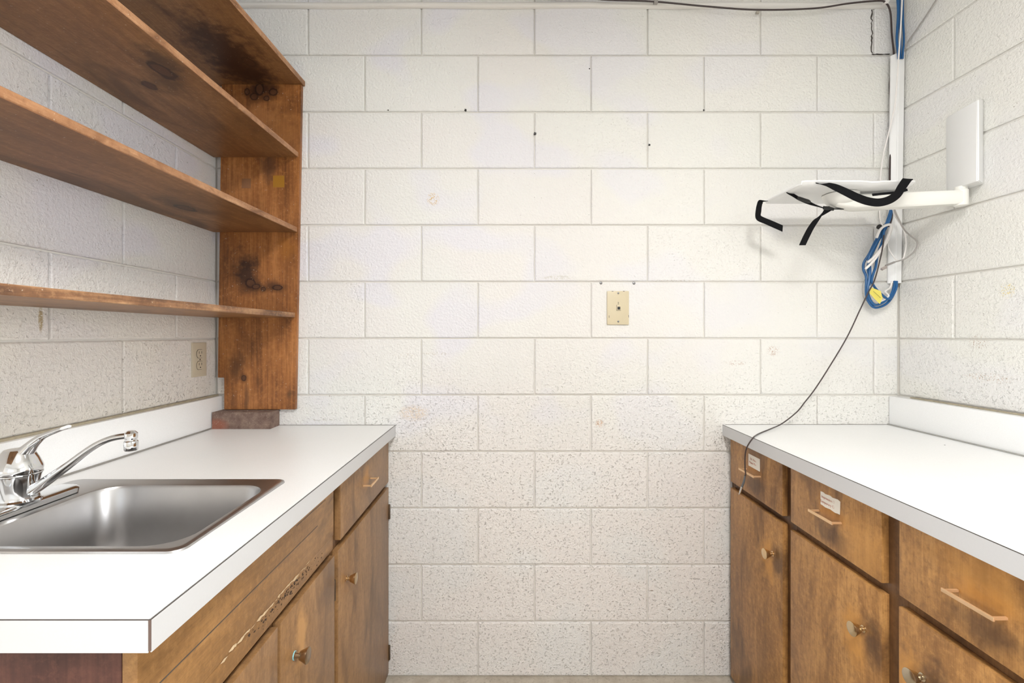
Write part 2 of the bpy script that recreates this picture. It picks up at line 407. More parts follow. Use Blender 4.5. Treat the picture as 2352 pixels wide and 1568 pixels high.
# ---------------------------------------------------------------- left counter and cabinet
ZL = H-.325; ZRt = H-.323; YN = .530          # worktop heights, near end of the left worktop
def XLe(y): return -.391-.0135*(ZB-y)/(ZB-YN)     # front edge of left worktop
def XRe(y): return .783-.021*(ZB-y)               # front edge of right worktop
HX0, HX1, HY0, HY1 = -.935, -.490, .700, 1.026    # cut-out for the sink
t = thing('countertop', 'white laminate worktop with the steel sink let into it', 'countertop', (-.7, YN, ZL))
xs = lambda y: [XL+.002, HX0, HX1, XLe(y)+.0]; ys = [YN, HY0, HY1, ZB-.001]; zz = (ZL-.036, ZL); V = []; idx = {}
for k, z in enumerate(zz):
    for j, y in enumerate(ys):
        for i, x in enumerate(xs(y)): idx[(i, j, k)] = len(V); V.append((x+(.0014 if i == 3 else 0)*-1, y+(.0014 if j == 0 else 0), z))
Fc = []
for i in range(3):
    for j in range(3):
        if (i, j) == (1, 1): continue
        Fc.append((idx[i, j, 1], idx[i+1, j, 1], idx[i+1, j+1, 1], idx[i, j+1, 1])); Fc.append((idx[i, j, 0], idx[i, j+1, 0], idx[i+1, j+1, 0], idx[i+1, j, 0]))
for i in range(3): Fc.append((idx[i, 0, 0], idx[i+1, 0, 0], idx[i+1, 0, 1], idx[i, 0, 1])); Fc.append((idx[i, 3, 0], idx[i, 3, 1], idx[i+1, 3, 1], idx[i+1, 3, 0]))
for j in range(3): Fc.append((idx[0, j, 0], idx[0, j, 1], idx[0, j+1, 1], idx[0, j+1, 0])); Fc.append((idx[3, j, 0], idx[3, j+1, 0], idx[3, j+1, 1], idx[3, j, 1]))
Fc += [(idx[1, 1, 0], idx[2, 1, 0], idx[2, 1, 1], idx[1, 1, 1]), (idx[1, 2, 0], idx[1, 2, 1], idx[2, 2, 1], idx[2, 2, 0]), (idx[1, 1, 0], idx[1, 1, 1], idx[1, 2, 1], idx[1, 2, 0]), (idx[2, 1, 0], idx[2, 2, 0], idx[2, 2, 1], idx[2, 1, 1])]
mesh_obj('top', V, Fc, LAM, t)
e = .0016
def strip(name, p0, p1, n_, z0, z1, th, mat, parent, bev=0):   # vertical band from p0 to p1 (xy), thickness th along n_
    (a, b_), (c, d) = p0, p1
    vs8 = []
    for (x, y) in ((a, b_), (a+n_[0]*th, b_+n_[1]*th)):
        dx, dy = c-a, d-b_
        for (q, r) in ((x, y), (x+dx, y+dy)):
            for z in (z0, z1): vs8.append((q, r, z))
    return hexa(name, vs8, mat, parent, bev)
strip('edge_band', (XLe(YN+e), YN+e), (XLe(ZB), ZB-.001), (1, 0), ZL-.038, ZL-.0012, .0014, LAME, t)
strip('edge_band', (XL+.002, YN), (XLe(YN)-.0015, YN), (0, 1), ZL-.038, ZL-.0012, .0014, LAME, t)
strip('edge_seam', (XLe(YN), YN+e), (XLe(ZB), ZB-.001), (1, 0), ZL-.0012, ZL-.0001, .0010, SEAM, t)
strip('edge_seam', (XL+.002, YN+.0004), (XLe(YN), YN+.0004), (0, 1), ZL-.0012, ZL-.0001, .0010, SEAM, t)
box('corner_seam', XLe(YN)-.0016, XLe(YN)+.0012, YN+.0003, YN+.0018, ZL-.036, ZL-.0008, simple('seam_brown', (.13, .085, .07), .6), t)
XS = -1.008
box('backsplash', XL+.002, XS, .10+YN-.1, ZB-.002, ZL, H-.219, LAM, t, .0012)
box('caulk_line', XS, XS+.0035, YN, ZB-.002, ZL, ZL+.0045, CAULK, t, .001)
OLDC = simple('old_beige_caulk', (.40, .35, .25), .7, bump=.6, bscale=70, var=.3)
box('caulk_line', XL+.0005, XL+.010, YN, ZB-.002, H-.2195, H-.2135, OLDC, t, .0015)
box('caulk_line', XL+.03, XLe(ZB)-.003, ZB-.003, ZB-.0008, ZL, ZL+.0016, CAULK, t)

# sink
def rr(x0, x1, y0, y1, r, z, n=8):
    out = []
    for cx, cy, a0 in ((x1-r, y0+r, -PI/2), (x1-r, y1-r, 0), (x0+r, y1-r, PI/2), (x0+r, y0+r, PI)):
        for k in range(n+1): a = a0+PI/2*k/n; out.append((cx+r*math.cos(a), cy+r*math.sin(a), z))
    return out
s = thing('sink', 'square stainless steel sink set into the left worktop', 'sink', (-.68, .86, ZL))
ox0, ox1, oy0, oy1 = -.955, -.481, .689, 1.037; bx0, bx1, by0, by1 = -.848, -.502, .712, .996
loops = [rr(ox0, ox1, oy0, oy1, .022, ZL+.0003), rr(ox0+.001, ox1-.001, oy0+.001, oy1-.001, .022, ZL+.0030), rr(ox0+.006, ox1-.006, oy0+.006, oy1-.006, .020, ZL+.0046),
         rr(ox0+.011, ox1-.011, oy0+.011, oy1-.011, .018, ZL+.0036), rr(bx0-.006, bx1+.004, by0-.004, by1+.008, .058, ZL+.0028), rr(bx0-.002, bx1+.001, by0-.001, by1+.003, .056, ZL+.0014),
         rr(bx0, bx1, by0, by1, .055, ZL-.004), rr(bx0+.004, bx1-.004, by0+.004, by1-.004, .055, ZL-.10), rr(bx0+.010, bx1-.010, by0+.010, by1-.010, .052, ZL-.145),
         rr(bx0+.025, bx1-.025, by0+.025, by1-.025, .045, ZL-.165), rr(bx0+.05, bx1-.05, by0+.05, by1-.05, .035, ZL-.172), rr(bx0+.15, bx1-.15, by0+.12, by1-.12, .02, ZL-.176)]
V = [p for l in loops for p in l]; m_ = len(loops[0])
Fc = [(i*m_+k, i*m_+(k+1) % m_, (i+1)*m_+(k+1) % m_, (i+1)*m_+k) for i in range(len(loops)-1) for k in range(m_)]+[tuple(range((len(loops)-1)*m_, len(loops)*m_))]
bowl = mesh_obj('bowl', V, Fc, STEEL, s, True)
lathe('drain', [(.042, 0), (.042, .002), (.036, .003), (.030, -.002), (.010, -.004)], ((bx0+bx1)/2, (by0+by1)/2, ZL-.1765), (0, 0, 1), CHROME, s)
# faucet
f = thing('faucet', 'chrome single lever kitchen faucet at the wall side of the sink', 'faucet', (-.895, .858, ZL+.004))
zp = ZL+.0045
lp = [rr(-.926, -.868, .757, .961, .020, zp, 6), rr(-.926, -.867, .757, .962, .020, zp+.009, 6), rr(-.924, -.870, .760, .959, .019, zp+.0125, 6), rr(-.920, -.874, .764, .955, .017, zp+.0135, 6)]
V = [p for l in lp for p in l]; m_ = len(lp[0])
Fc = [(i*m_+k, i*m_+(k+1) % m_, (i+1)*m_+(k+1) % m_, (i+1)*m_+k) for i in range(3) for k in range(m_)]+[tuple(range(3*m_, 4*m_)), tuple(range(m_))[::-1]]
mesh_obj('base_plate', V, Fc, CHROME, f, True)
fc = Vector((-.897, .858, zp+.0135))
lathe('body', [(.0335, 0), (.0335, .003), (.030, .006), (.0285, .018), (.0300, .036), (.0322, .046), (.0335, .0495)], fc, (0, 0, 1), CHROME, f, 32)
lathe('collar', [(.0328, .0497), (.0345, .0505), (.0345, .0525), (.0330, .0535)], fc, (0, 0, 1), CHROME, f, 32)
cap = [(.0335, .0537), (.0347, .058), (.0343, .064), (.0290, .078), (.0225, .091), (.0190, .0955), (.008, .097)]
lathe('handle_cap', cap, fc, (0, 0, 1), CHROME, f, 32)
tube('lever', [P(46, 1062, 1244), P(54, 1045, 1244), P(74, 1021, 1244), P(94, 1004.5, 1246), P(112, 996, 1248), P(138, 986, 1250), P(158, 979.5, 1250)],
     [.0195, .0175, .0115, .0080, .0062, .0052, .0045], CHROME, f, 20, 8, .75, (-.3, 0, 1))
tube('lever_tip', [P(142, 985, 1250), P(147, 983, 1250), P(157, 979.5, 1250), P(161, 978.5, 1250)], [.0050, .0058, .0056, .003], simple('frosted_tip', (.85, .85, .84), .25), f, 14, 4, .62, (-.3, 0, 1))
tube('spout', [P(50, 1141, 1244), P(74, 1126, 1244), P(110, 1102, 1244), P(160, 1066, 1244), P(198, 1037, 1244), P(228, 1018, 1244), P(258, 1006, 1244), P(292, 1000, 1244), P(312, 998, 1244)],
     [.0125, .0115, .0098, .0078, .0068, .0062, .0060, .0062, .0045], CHROME, f, 20, 8, .9, (-.5, 0, 1))
ac = P(301, 1034, 1244)
lathe('aerator', [(.0095, 0), (.0108, .0015), (.0112, .012), (.0108, .017), (.0092, .0185), (.0092, .021), (.0102, .023), (.0102, .032), (.006, .036)], ac, (0, 0, 1), CHROME, f, 24)

# wood for the cabinets, with handling marks around knobs and pulls
gold, smoke = (.56, .27, .065), (.065, .034, .021)
def YRf(px): return 818.0/(px-VX-22.4)
knR = [(Vector((.79, YRf(1776), .585))), Vector((.78, YRf(1984), .586)), Vector((.78, YRf(2120), .590))]
hdR = [(YRf(1716), YRf(1747)), (YRf(1882), YRf(1932)), (YRf(2201), YRf(2312))]
wearR = []
for k in knR: wearR += [(k+Vector((0, .03, -.03)), (0, 22, 13), gold, .8), (k+Vector((0, -.025, -.01)), (0, 26, 14), smoke, .75)]
for a, b_ in hdR: wearR += [(Vector((.79, (a+b_)/2, .75)), (0, 13, 26), smoke, .65), (Vector((.79, (a+b_)/2, .80)), (0, 18, 34), (.40, .17, .035), .7)]
wearR += [(Vector((.78, .76, .83)), (0, 9, 20), gold, .5), (Vector((.78, 1.02, .76)), (0, 12, 12), (.5, .25, .07), .5)]
W_RIGHT = wood('stained_birch_right', (.17, .078, .030), (.38, .19, .062), (.62, .34, .12), 2, .36, 9, wear=wearR, contrast=.8, grain=(5, 34))
knL = [Vector((-.40, 1.230, .586)), Vector((-.40, .932, .588))]
wearL = [(knL[1]+Vector((0, .03, .01)), (0, 30, 12), (.52, .28, .10), .75), (knL[0]+Vector((0, .0, 0)), (0, 20, 16), (.25, .12, .04), .5), (Vector((-.4, 1.40, .80)), (0, 24, 24), gold, .6),
         (Vector((-.4, 1.12, .63)), (0, 14, 14), smoke, .4)]
W_LEFT = wood('stained_birch_left', (.15, .078, .034), (.27, .145, .06), (.42, .235, .10), 2, .36, 8, wear=wearL, contrast=.8, grain=(4, 30))
W_LEFTH = wood('stained_birch_rail', (.17, .085, .03), (.30, .155, .055), (.46, .25, .09), 1, .38, 9, contrast=.8, grain=(4, 30))
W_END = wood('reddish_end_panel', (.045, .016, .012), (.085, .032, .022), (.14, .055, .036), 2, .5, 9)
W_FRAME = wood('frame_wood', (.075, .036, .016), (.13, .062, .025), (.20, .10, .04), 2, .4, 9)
W_EDGE = wood('dark_door_edge', (.05, .022, .009), (.12, .05, .015), (.26, .12, .035), 2, .45, 60)

def knob(c, ax, parent, mat=BRASS, s_=1.0, lab=None):
    pr = [(.0075, 0), (.0075, .002), (.0048, .003), (.0048, .009), (.0085, .011), (.0125, .020), (.0150, .0255), (.0150, .0270), (.0135, .0278), (.004, .0283)]
    o = lathe('knob', [(r*s_, h*s_) for r, h in pr], c, (ax, 0, 0), mat, parent, 24)
    if lab: o['label'] = lab
    return o
def pull(x, y0, y1, z, ax, parent, proj=.026):
    V = []; Fc = []
    def add(g):
        k = len(V); V.extend([v.co.copy() for v in g.verts]); g.verts.index_update()
        for fa in g.faces: Fc.append(tuple(v.index+k for v in fa.verts))
        g.free()
    xa, xb = sorted((x+ax*proj, x+ax*(proj-.0035)))
    add(geo_box(xa, xb, min(y0, y1)-.004, max(y0, y1)+.004, z-.0034, z+.0034, .001))
    for y in (y0, y1):
        xa, xb = sorted((x, x+ax*(proj-.0033))); add(geo_box(xa, xb, y-.0022, y+.0022, z-.0022, z+.0022, .0006))
    return mesh_obj('handle', V, Fc, COPPER, parent, False)
def hinge(x, y, z, parent, ax):
    return lathe('hinge', [(.0032, -.026), (.0042, -.0245), (.0042, .0245), (.0032, .026)], (x, y, z), (0, 0, 1), simple('hinge_metal', (.11, .075, .05), .45, .8), parent, 10)

# left base cabinet ( plane of the door faces follows the worktop edge )
OV = .021; TH = .016
def slabL(name, y0, y1, z0, z1, mat, parent, th=TH, bev=.0016, out=0):
    vs8 = []
    for o_ in (-th, 0):
        for y in (y0, y1):
            for z in (z0, z1): vs8.append((XLe(y)-OV+o_+out, y, z))
    return hexa(name, vs8, mat, parent, bev)
c = thing('base_cabinet', 'brown wooden base cabinet under the sink worktop', 'cabinet', (-.7, YN+.02, 0))
YE2 = YN+.014
vs8 = [(XL+.004, y, z) for y in (YE2+.003, ZB-.004) for z in (.004, ZL-.039)]+[(XLe(y)-OV-TH-.001, y, z) for y in (YE2+.003, ZB-.004) for z in (.004, ZL-.20)]
vs8 = [vs8[0], (vs8[0][0], vs8[0][1], ZL-.20), vs8[2], (vs8[2][0], vs8[2][1], ZL-.20)]+vs8[4:]
hexa('carcass', vs8, W_FRAME, c)
box('end_panel', XL+.004, XLe(YE2)-OV-.0225, YE2, YE2+.012, .004, ZL-.0385, W_END, c, .001)
# face frame
slabL('stile', YE2, YE2+.030, .004, .6995, W_LEFTH, c, .018, .001, -.004)
slabL('stile', 1.140, 1.192, .004, ZL-.0385, W_FRAME, c, .018, .001, -TH)
slabL('stile', ZB-.020, ZB-.004, .004, ZL-.0385, W_FRAME, c, .018, .001, -TH)
slabL('rail', YE2+.03, ZB-.02, .680, .712, W_FRAME, c, .018, .001, -TH-.0005)
slabL('stile', .861, .884, .004, .68, W_EDGE, c, .018, .001, -TH)
# fixed sink front, with a saw line and a splintered lower edge
sf = slabL('sink_front', YE2+.0005, 1.150, .736, ZL-.0385, W_LEFTH, c, .018, .0008, -.004)
slabL('lower_rail', YE2+.0005, 1.150, .700, .7355, W_LEFTH, c, .018, .0012, -.0055)
slabL('saw_line', YE2+.03, 1.055, .7965, .7982, SEAM, c, .001, 0, -.0036)
slabL('saw_line', .95, 1.10, .8395, .8408, SEAM, c, .001, 0, -.0036)
CHIP = simple('raw_splinter', (.62, .47, .29), .8, var=.25, bscale=150)
V = []; Fc = []; y = .70
while y < 1.0:
    ln = random.uniform(.006, .035); h0 = random.uniform(.001, .0045); zc = .738+random.uniform(-.0035, .0005)
    k = len(V); ym = y+ln*random.uniform(.3, .7); X0 = XLe(y)-OV-.0042
    V += [(X0, y, zc), (X0, y+ln, zc-h0*.2), (X0+.0012, ym, zc+h0), (X0+.0008, ym, zc-h0*.8)]
    Fc += [(k, k+3, k+2), (k+1, k+2, k+3), (k, k+2, k+1), (k, k+1, k+3)]; y += ln*random.uniform(.4, 1.0)
mesh_obj('splintered_edge', V, Fc, CHIP, c, False, 'stuff')
V = []; Fc = []
for q in range(130):
    y = random.gauss(.93, .06); z = .729-abs(random.gauss(0, .008)); r = random.uniform(.0008, .0026); k = len(V)
    if z < .704: continue
    X0 = XLe(y)-OV-.0056
    V += [(X0, y-r*1.6, z), (X0, y+r*1.6, z), (X0+.0007, y, z+r), (X0+.0005, y, z-r)]; Fc += [(k, k+3, k+2), (k+1, k+2, k+3), (k, k+2, k+1), (k, k+1, k+3)]
mesh_obj('worn_flakes', V, Fc, simple('dark_flakes', (.05, .03, .02), .9), c, False, 'stuff')
d = slabL('drawer', 1.187, ZB-.012, .706, ZL-.043, W_LEFT, c)
pull(XLe(1.4)-OV, 1.369, 1.441, .786, 1, d)
d = slabL('door', 1.171, ZB-.010, .025, .687, W_LEFT, c); knob((XLe(1.23)-OV, 1.230, .586), 1, d, s_=.95)
for z in (.598, .095): hinge(XLe(ZB)-OV+.001, ZB-.007, z, d, 1)
d = slabL('door', .877, 1.147, .025, .687, W_LEFT, c)
lathe('washer', [(.0085, 0), (.0085, .0015), (.007, .002)], (XLe(.932)-OV, .932, .588), (1, 0, 0), simple('teal_washer', (.25, .55, .60), .5), d, 16)
knob((XLe(.932)-OV+.001, .932, .588), 1, d, simple('dull_brass', (.40, .30, .20), .28, 1), 1.0, 'tarnished dark brass knob')
for z in (.598, .095): hinge(XLe(1.15)-OV-.003, 1.151, z, d, 1)
d = slabL('door', .585, .866, .025, .687, W_LEFT, c); knob((XLe(.64)-OV, .640, .588), 1, d)

# ---------------------------------------------------------------- right counter and cabinet
YRN = .50
t = thing('countertop', 'long white laminate worktop on the right, grey cable lying over its edge', 'countertop', (1.1, YRN, ZRt))
vs8 = []
for side in (0, 1):
    for y in (YRN, ZB-.001):
        for z in (ZRt-.036, ZRt): vs8.append((XR-.002 if side else XRe(y)+.0014, y, z))
hexa('top', vs8, LAM, t)
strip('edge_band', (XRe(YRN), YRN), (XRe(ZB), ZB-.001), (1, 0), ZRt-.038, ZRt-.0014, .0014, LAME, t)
strip('edge_seam', (XRe(YRN)+.0002, YRN), (XRe(ZB)+.0002, ZB-.001), (1, 0), ZRt-.0014, ZRt-.0001, .0012, SEAM, t)
XRB = (2041-VX)/640
box('backsplash', XRB, XR-.002, YRN, ZB-.002, ZRt, H-.2205, LAM, t, .0012)
box('caulk_line', XRB-.0075, XRB, YRN, ZB-.002, ZRt, ZRt+.0035, simple('grey_metal_cove', (.36, .355, .33), .5, .2, var=.1), t, .0008)
box('caulk_line', XR-.012, XR-.0003, YRN, ZB-.06, H-.2205, H-.2165, OLDC, t, .0012)
box('caulk_line', XRe(ZB)+.01, XRB, ZB-.003, ZB-.0008, ZRt, ZRt+.0014, CAULK, t)
tag(lathe('screw_hole', [(.0015, 0), (.0021, .0004), (.0012, .0007)], P(2170, 1022, (1022-VY)/.323), (0, 0, 1), DARKG, None, 10), 'tiny dark peg hole mark on the right worktop', 'hole mark')

def slabR(name, y0, y1, z0, z1, mat, parent, th=TH, bev=.0016, out=0):
    vs8 = []
    for o_ in (0, th):
        for y in (y0, y1):
            for z in (z0, z1): vs8.append((XRe(y)+.018+o_-out, y, z))
    return hexa(name, vs8, mat, parent, bev)
c = thing('base_cabinet', 'long golden brown base cabinet with labelled drawers on the right', 'cabinet', (1.1, YRN, 0))
vs8 = []
for side in (0, 1):
    for y in (YRN+.01, ZB-.004):
        for z in (.004, ZRt-.0385): vs8.append((XR-.004 if side else XRe(y)+.018+TH+.017, y, z))
hexa('carcass', vs8, W_FRAME, c)
bays = [(YRf(1797), YRf(1678)), (YRf(2025), YRf(1816)), (.60, YRf(2065))]
for y0, y1 in ((ZB-.027, ZB-.003), (bays[1][1]-.004, bays[0][0]+.004), (bays[2][1]-.004, bays[1][0]+.004), (YRN+.01, bays[2][0]+.004)):
    slabR('stile', y0, y1, .004, ZRt-.0385, W_FRAME, c, .016, .001, -TH)
slabR('rail', YRN+.012, ZB-.02, .684, .718, W_FRAME, c, .016, .001, -TH-.0007)
labels = [('Dr. Alwads', 'Plates Mirrors'), ('Impression Trays', 'Temporary Crowns')]
tags = [((1.518, 1.448), (.804, .843), (.803, .840)), ((1.161, 1.091), (.807, .840), (.806, .842))]
for i, (y0, y1) in enumerate(bays):
    d = slabR('drawer', y0, y1, .713, ZRt-.046, W_RIGHT, c)
    ya, yb = hdR[i]; pull(XRe((ya+yb)/2)+.018, yb, ya, .790, -1, d)
    if i < 2:
        (ta, tb), (za, zb), _ = tags[i]; V = []; q = 8
        X0 = lambda y: XRe(y)+.018-.0004
        pl = []
        for k in range(q+1): y = ta+(tb-ta)*k/q; pl.append((y, zb+(.0012*math.sin(k*2.1) if i else 0)))
        for k in range(q+1): y = tb+(ta-tb)*k/q; pl.append((y+(.0015 if i and k == 0 else 0), za+(.001*math.sin(k*1.7+1) if i else 0)))
        n_ = len(pl); V = [(X0(y), y, z) for y, z in pl]+[(X0(y)+.0004, y, z) for y, z in pl]
        Fc = [tuple(range(n_)), tuple(range(n_, 2*n_))[::-1]]+[(k, (k+1) % n_, n_+(k+1) % n_, n_+k) for k in range(n_)]
        mesh_obj('paper_label', V, Fc, PAPER, d)
        for r_, txt in enumerate(labels[i]):
            cu = bpy.data.curves.new('lettering', 'FONT'); cu.body = txt; cu.size = .0100 if i == 0 else .0088; cu.align_x = 'CENTER'; cu.extrude = .0001
            to = bpy.data.objects.new('lettering', cu); C.objects.link(to); bpy.context.view_layer.update()
            me = bpy.data.meshes.new_from_object(to); bpy.data.objects.remove(to)
            M = Matrix.Translation(((X0((ta+tb)/2)-.0002), (ta+tb)/2, (za+zb)/2+.003-.012*r_)) @ Matrix.Rotation(-PI/2, 4, 'Z') @ Matrix.Rotation(PI/2, 4, 'X')
            me.transform(M); me.materials.clear(); link('lettering', me, INK, d)
    d = slabR('door', y0-.001, y1+.001, .025, .691, W_RIGHT, c)
    ky = (YRf(1776), YRf(1984), YRf(2120))[i]
    knob((XRe(ky)+.018, ky, (.584, .587, .590)[i]), -1, d, simple('bright_brass_%s' % 'abc'[i], ((.80, .60, .36), (.72, .57, .36), (.64, .56, .42))[i], .24, 1))
    hy = (y1+.005) if i < 2 else (y0-.004)
    for z in (.598, .095): hinge(XRe(hy)+.018+.006, hy, z, d, -1)

# ---------------------------------------------------------------- shelves
sw = wood
kn_panel = [(P(584, 222, 647), (62, 0, 75), 1), (P(597, 205, 647), (60, 0, 38), 1), (P(567, 210, 647), (110, 0, 75), 1), (P(627, 212, 647), (52, 0, 70), 1), (P(612, 226, 647), (90, 0, 110), 1), (P(575, 650, 647), (50, 0, 60), 1), (P(588, 658, 647), (70, 0, 110), 1), (P(605, 664, 647), (110, 0, 120), 1), (P(637, 660, 647), (50, 0, 100), 1),
            (P(560, 868, 647), (110, 0, 90), 1)]
dk = (.10, .035, .012)
wear_p = [(P(566, 628, 647), (18, 0, 11), (.035, .016, .011), .9), (P(605, 205, 647), (18, 0, 28), (.05, .02, .012), .9), (P(625, 655, 647), (24, 0, 40), (.08, .03, .014), .7), (P(615, 380, 647), (24, 0, 14), (.10, .05, .03), .6), (P(600, 265, 647), (12, 0, 16), (.46, .20, .07), .45), (P(650, 300, 647), (14, 0, 8), (.40, .17, .05), .4),
          (P(545, 840, 647), (30, 0, 16), (.07, .03, .015), .55), (P(566, 910, 647), (90, 0, 12), (.10, .045, .02), .6), (P(660, 570, 647), (22, 0, 20), (.36, .14, .025), .5), (P(665, 905, 647), (70, 0, 55), (.09, .045, .018), .6)]
W_PANEL = wood('pine_side', dk, (.35, .135, .038), (.54, .235, .075), 2, .38, 10, kn_panel, wear_p, grain=(1.2, 60), specks=.5, mott=.45)
def SU(zr, px, py): # point on the underside plane z=H+zr seen at px,py
    return P(px, py, (VY-py)/zr)
kn_sh = [(SU(.629, 374, 163), (45, 24, 12), 1), (SU(.629, 345, 197), (70, 45, 12), .8), (SU(.358, 428, 480), (48, 26, 12), 1), (SU(.889, 571, 143), (50, 34, 12), .6)]
wear_s = [(SU(.629, 372, 140), (26, 13, 9), (.06, .03, .015), .75), (SU(.629, 385, 195), (20, 13, 9), (.08, .04, .018), .6), (SU(.358, 400, 465), (24, 9, 9), (.06, .03, .015), .6), (SU(.889, 520, 120), (8, 4.5, 9), (.045, .016, .009), .9), (SU(.889, 560, 165), (9, 8, 9), (.045, .016, .009), .8)]
W_SHELF = wood('pine_shelf', (.17, .078, .031), (.29, .14, .055), (.43, .225, .095), 1, .42, 9, kn_sh, wear_s, grain=(1.2, 55), specks=.45)
W_NOSE = wood('worn_pine_edge', (.20, .085, .035), (.38, .19, .09), (.52, .30, .16), 1, .5, 20, specks=.6)
W_NOSE4 = wood('stained_pine_edge', (.11, .055, .03), (.27, .13, .06), (.52, .30, .15), 1, .5, 16, specks=.7, contrast=1.6)
u = thing('wall_shelf', 'brown stained pine shelf unit hung on the left wall', 'shelf unit', (XL+.15, 1.2, H-.266))
# end board with a notch cut for the backsplash
def pxl(z): return -1.0185+(-1.0035+1.0185)*(z-(H-.266))/1.155
def pxr(z): return -.742+(-.7203+.742)*(z-(H-.266))/1.155
zb_, zn, ztp = H-.266, H-.153, H+.8885; ya, yb = F/647, ZB-.0012
pl = [(-.9946, zb_), (pxr(zb_), zb_), (pxr(ztp), ztp), (pxl(ztp), ztp), (pxl(zn), zn), (-.9946, zn)]
V = [(x, ya, z) for x, z in pl]+[(x, yb, z) for x, z in pl]
bm = bmesh.new(); vv = [bm.verts.new(p) for p in V]; bm.faces.new(vv[:6]); bm.faces.new(vv[6:][::-1])
for k in range(6): bm.faces.new([vv[k], vv[(k+1) % 6], vv[6+(k+1) % 6], vv[6+k]])
bmesh.ops.recalc_face_normals(bm, faces=bm.faces); bmesh.ops.bevel(bm, geom=list(bm.edges), offset=.0012, segments=2, affect='EDGES')
pan = bm_obj('end_board', bm, W_PANEL, u, True)
YS0 = .30
def shelf(zr_b, zr_n, xf_b, xf_n, y_n, th=.0175, nose=W_NOSE, yend=F/647-.0005, xb=None):
    """zr: underside height above the eye at the back and at y_n, xf: front edge"""
    yb0 = yend; k = (YS0-yb0)/(y_n-yb0); zr0 = zr_b+(zr_n-zr_b)*k; xf0 = xf_b+(xf_n-xf_b)*k; N = 14
    rows = []
    for i in range(N+1):
        q = i/N; y = yb0+(YS0-yb0)*q; z = H+zr_b+(zr0-zr_b)*q; x1 = xf_b+(xf0-xf_b)*q+random.uniform(-.0004, .0004); x0 = XL+.0015 if xb is None or i else xb
        x0 = XL+.0015
        w0 = .0012
        rows.append([(x0, y, z), (x1-w0, y, z), (x1, y, z+w0*1.4), (x1, y, z+th-w0*1.4), (x1-w0, y, z+th), (x0, y, z+th)])
    V = [p for r in rows for p in r]; Fc = []; nf = []
    for i in range(N):
        for k in range(6):
            a, b_ = i*6+k, i*6+(k+1) % 6; Fc.append((a, b_, b_+6, a+6)); nf.append(k in (1, 2, 3))
    Fc += [(0, 1, 2, 3, 4, 5), tuple(range(N*6, N*6+6))]; nf += [False, False]
    me = bpy.data.meshes.new('shelf_board'); me.from_pydata(V, [], Fc); me.update()
    me.materials.append(W_SHELF); me.materials.append(nose)
    for p, q in zip(me.polygons, nf): p.material_index = 1 if q else 0
    bm = bmesh.new(); bm.from_mesh(me); bmesh.ops.recalc_face_normals(bm, faces=bm.faces); bm.to_mesh(me); bm.free()
    return link('shelf_board', me, W_SHELF, u)
shelf(.629, .629, -.7300, -.7475, .88)
shelf(.3632, .3545, -.7345, -.752, .70)
shelf(.0603, .0603, -.7420, -.761, .70, nose=W_NOSE4)
tb = shelf(.889, .889, -.714, -.729, 1.24, .019, W_NOSE, ZB-.0015); tb.name = 'top_board'
# two old tape squares and a paint chip on the end board
TAPE = simple('old_yellow_tape', (.36, .17, .02), .3); TAPE2 = simple('clear_tape_residue', (.27, .125, .055), .25, bump=.8, bscale=60)
def dec(name, px0, px1, py0, py1, mat):
    a, b_ = P(px0, py0, 647.3), P(px1, py1, 647.3); return box(name, a.x, b_.x, ya-.0005, ya+.0002, b_.z, a.z, mat, u)
dec('tape_square', 627, 653, 403, 430, TAPE); dec('tape_square', 555, 576, 410, 432, TAPE2)

# brick under the end board
def brick_mat():
    m, nt, b = new_mat('old_brick'); g = nt.nodes.new('ShaderNodeTexCoord'); pos = g.outputs['Object']
    col = mixc(nt, mapr(nt, noise(nt, pos, 35, 4, .7), .35, .65), (.125, .075, .058), (.24, .165, .13))
    col = mixc(nt, mapr(nt, spotdist(nt, pos, (-.085, -.035, .012), (22, 5, 38)), 1.1, .5, 0, .6), col, (.32, .10, .055))
    col = mixc(nt, mapr(nt, noise(nt, pos, 220, 2), .62, .72, 0, .7), col, (.36, .28, .22))
    L(nt, col, b.inputs['Base Color']); b.inputs['Roughness'].default_value = .9
    bp = nt.nodes.new('ShaderNodeBump'); bp.inputs['Strength'].default_value = .7; bp.inputs['Distance'].default_value = .002
    L(nt, noise(nt, pos, 150, 4, .7), bp.inputs['Height']); L(nt, bp.outputs[0], b.inputs['Normal']); return m
bw, bd, bh = .2, .066, .0572; bcx, bcy = -.9045, 1.6315
cut = [(-.055, 0), (0, 0), (.055, 0)]
# brick with three round cores: top ring grid made by a boolean-free construction
bm = bmesh.new(); N = 16; R = .0135
def hole_cell(x0, x1, y0, y1, cx, cy, z, flip, keep):
    outer = []; inner = []
    for k in range(N):
        a = 2*PI*k/N; dx, dy = math.cos(a), math.sin(a)
        s1 = min(((x1-cx)/dx if dx > 1e-6 else ((x0-cx)/dx if dx < -1e-6 else 9)), ((y1-cy)/dy if dy > 1e-6 else ((y0-cy)/dy if dy < -1e-6 else 9)))
        outer.append(bm.verts.new((cx+dx*s1, cy+dy*s1, z))); inner.append(bm.verts.new((cx+dx*R, cy+dy*R*.8, z)))
    for k in range(N): bm.faces.new([outer[k], outer[(k+1) % N], inner[(k+1) % N], inner[k]])
    for xx, yy in ((x0, y0), (x1, y0), (x1, y1), (x0, y1)):        # corner triangles
        cv = bm.verts.new((xx, yy, z)); o2 = sorted(outer, key=lambda v: (v.co-cv.co).length)[:2]; bm.faces.new([cv, o2[0], o2[1]])
    return inner
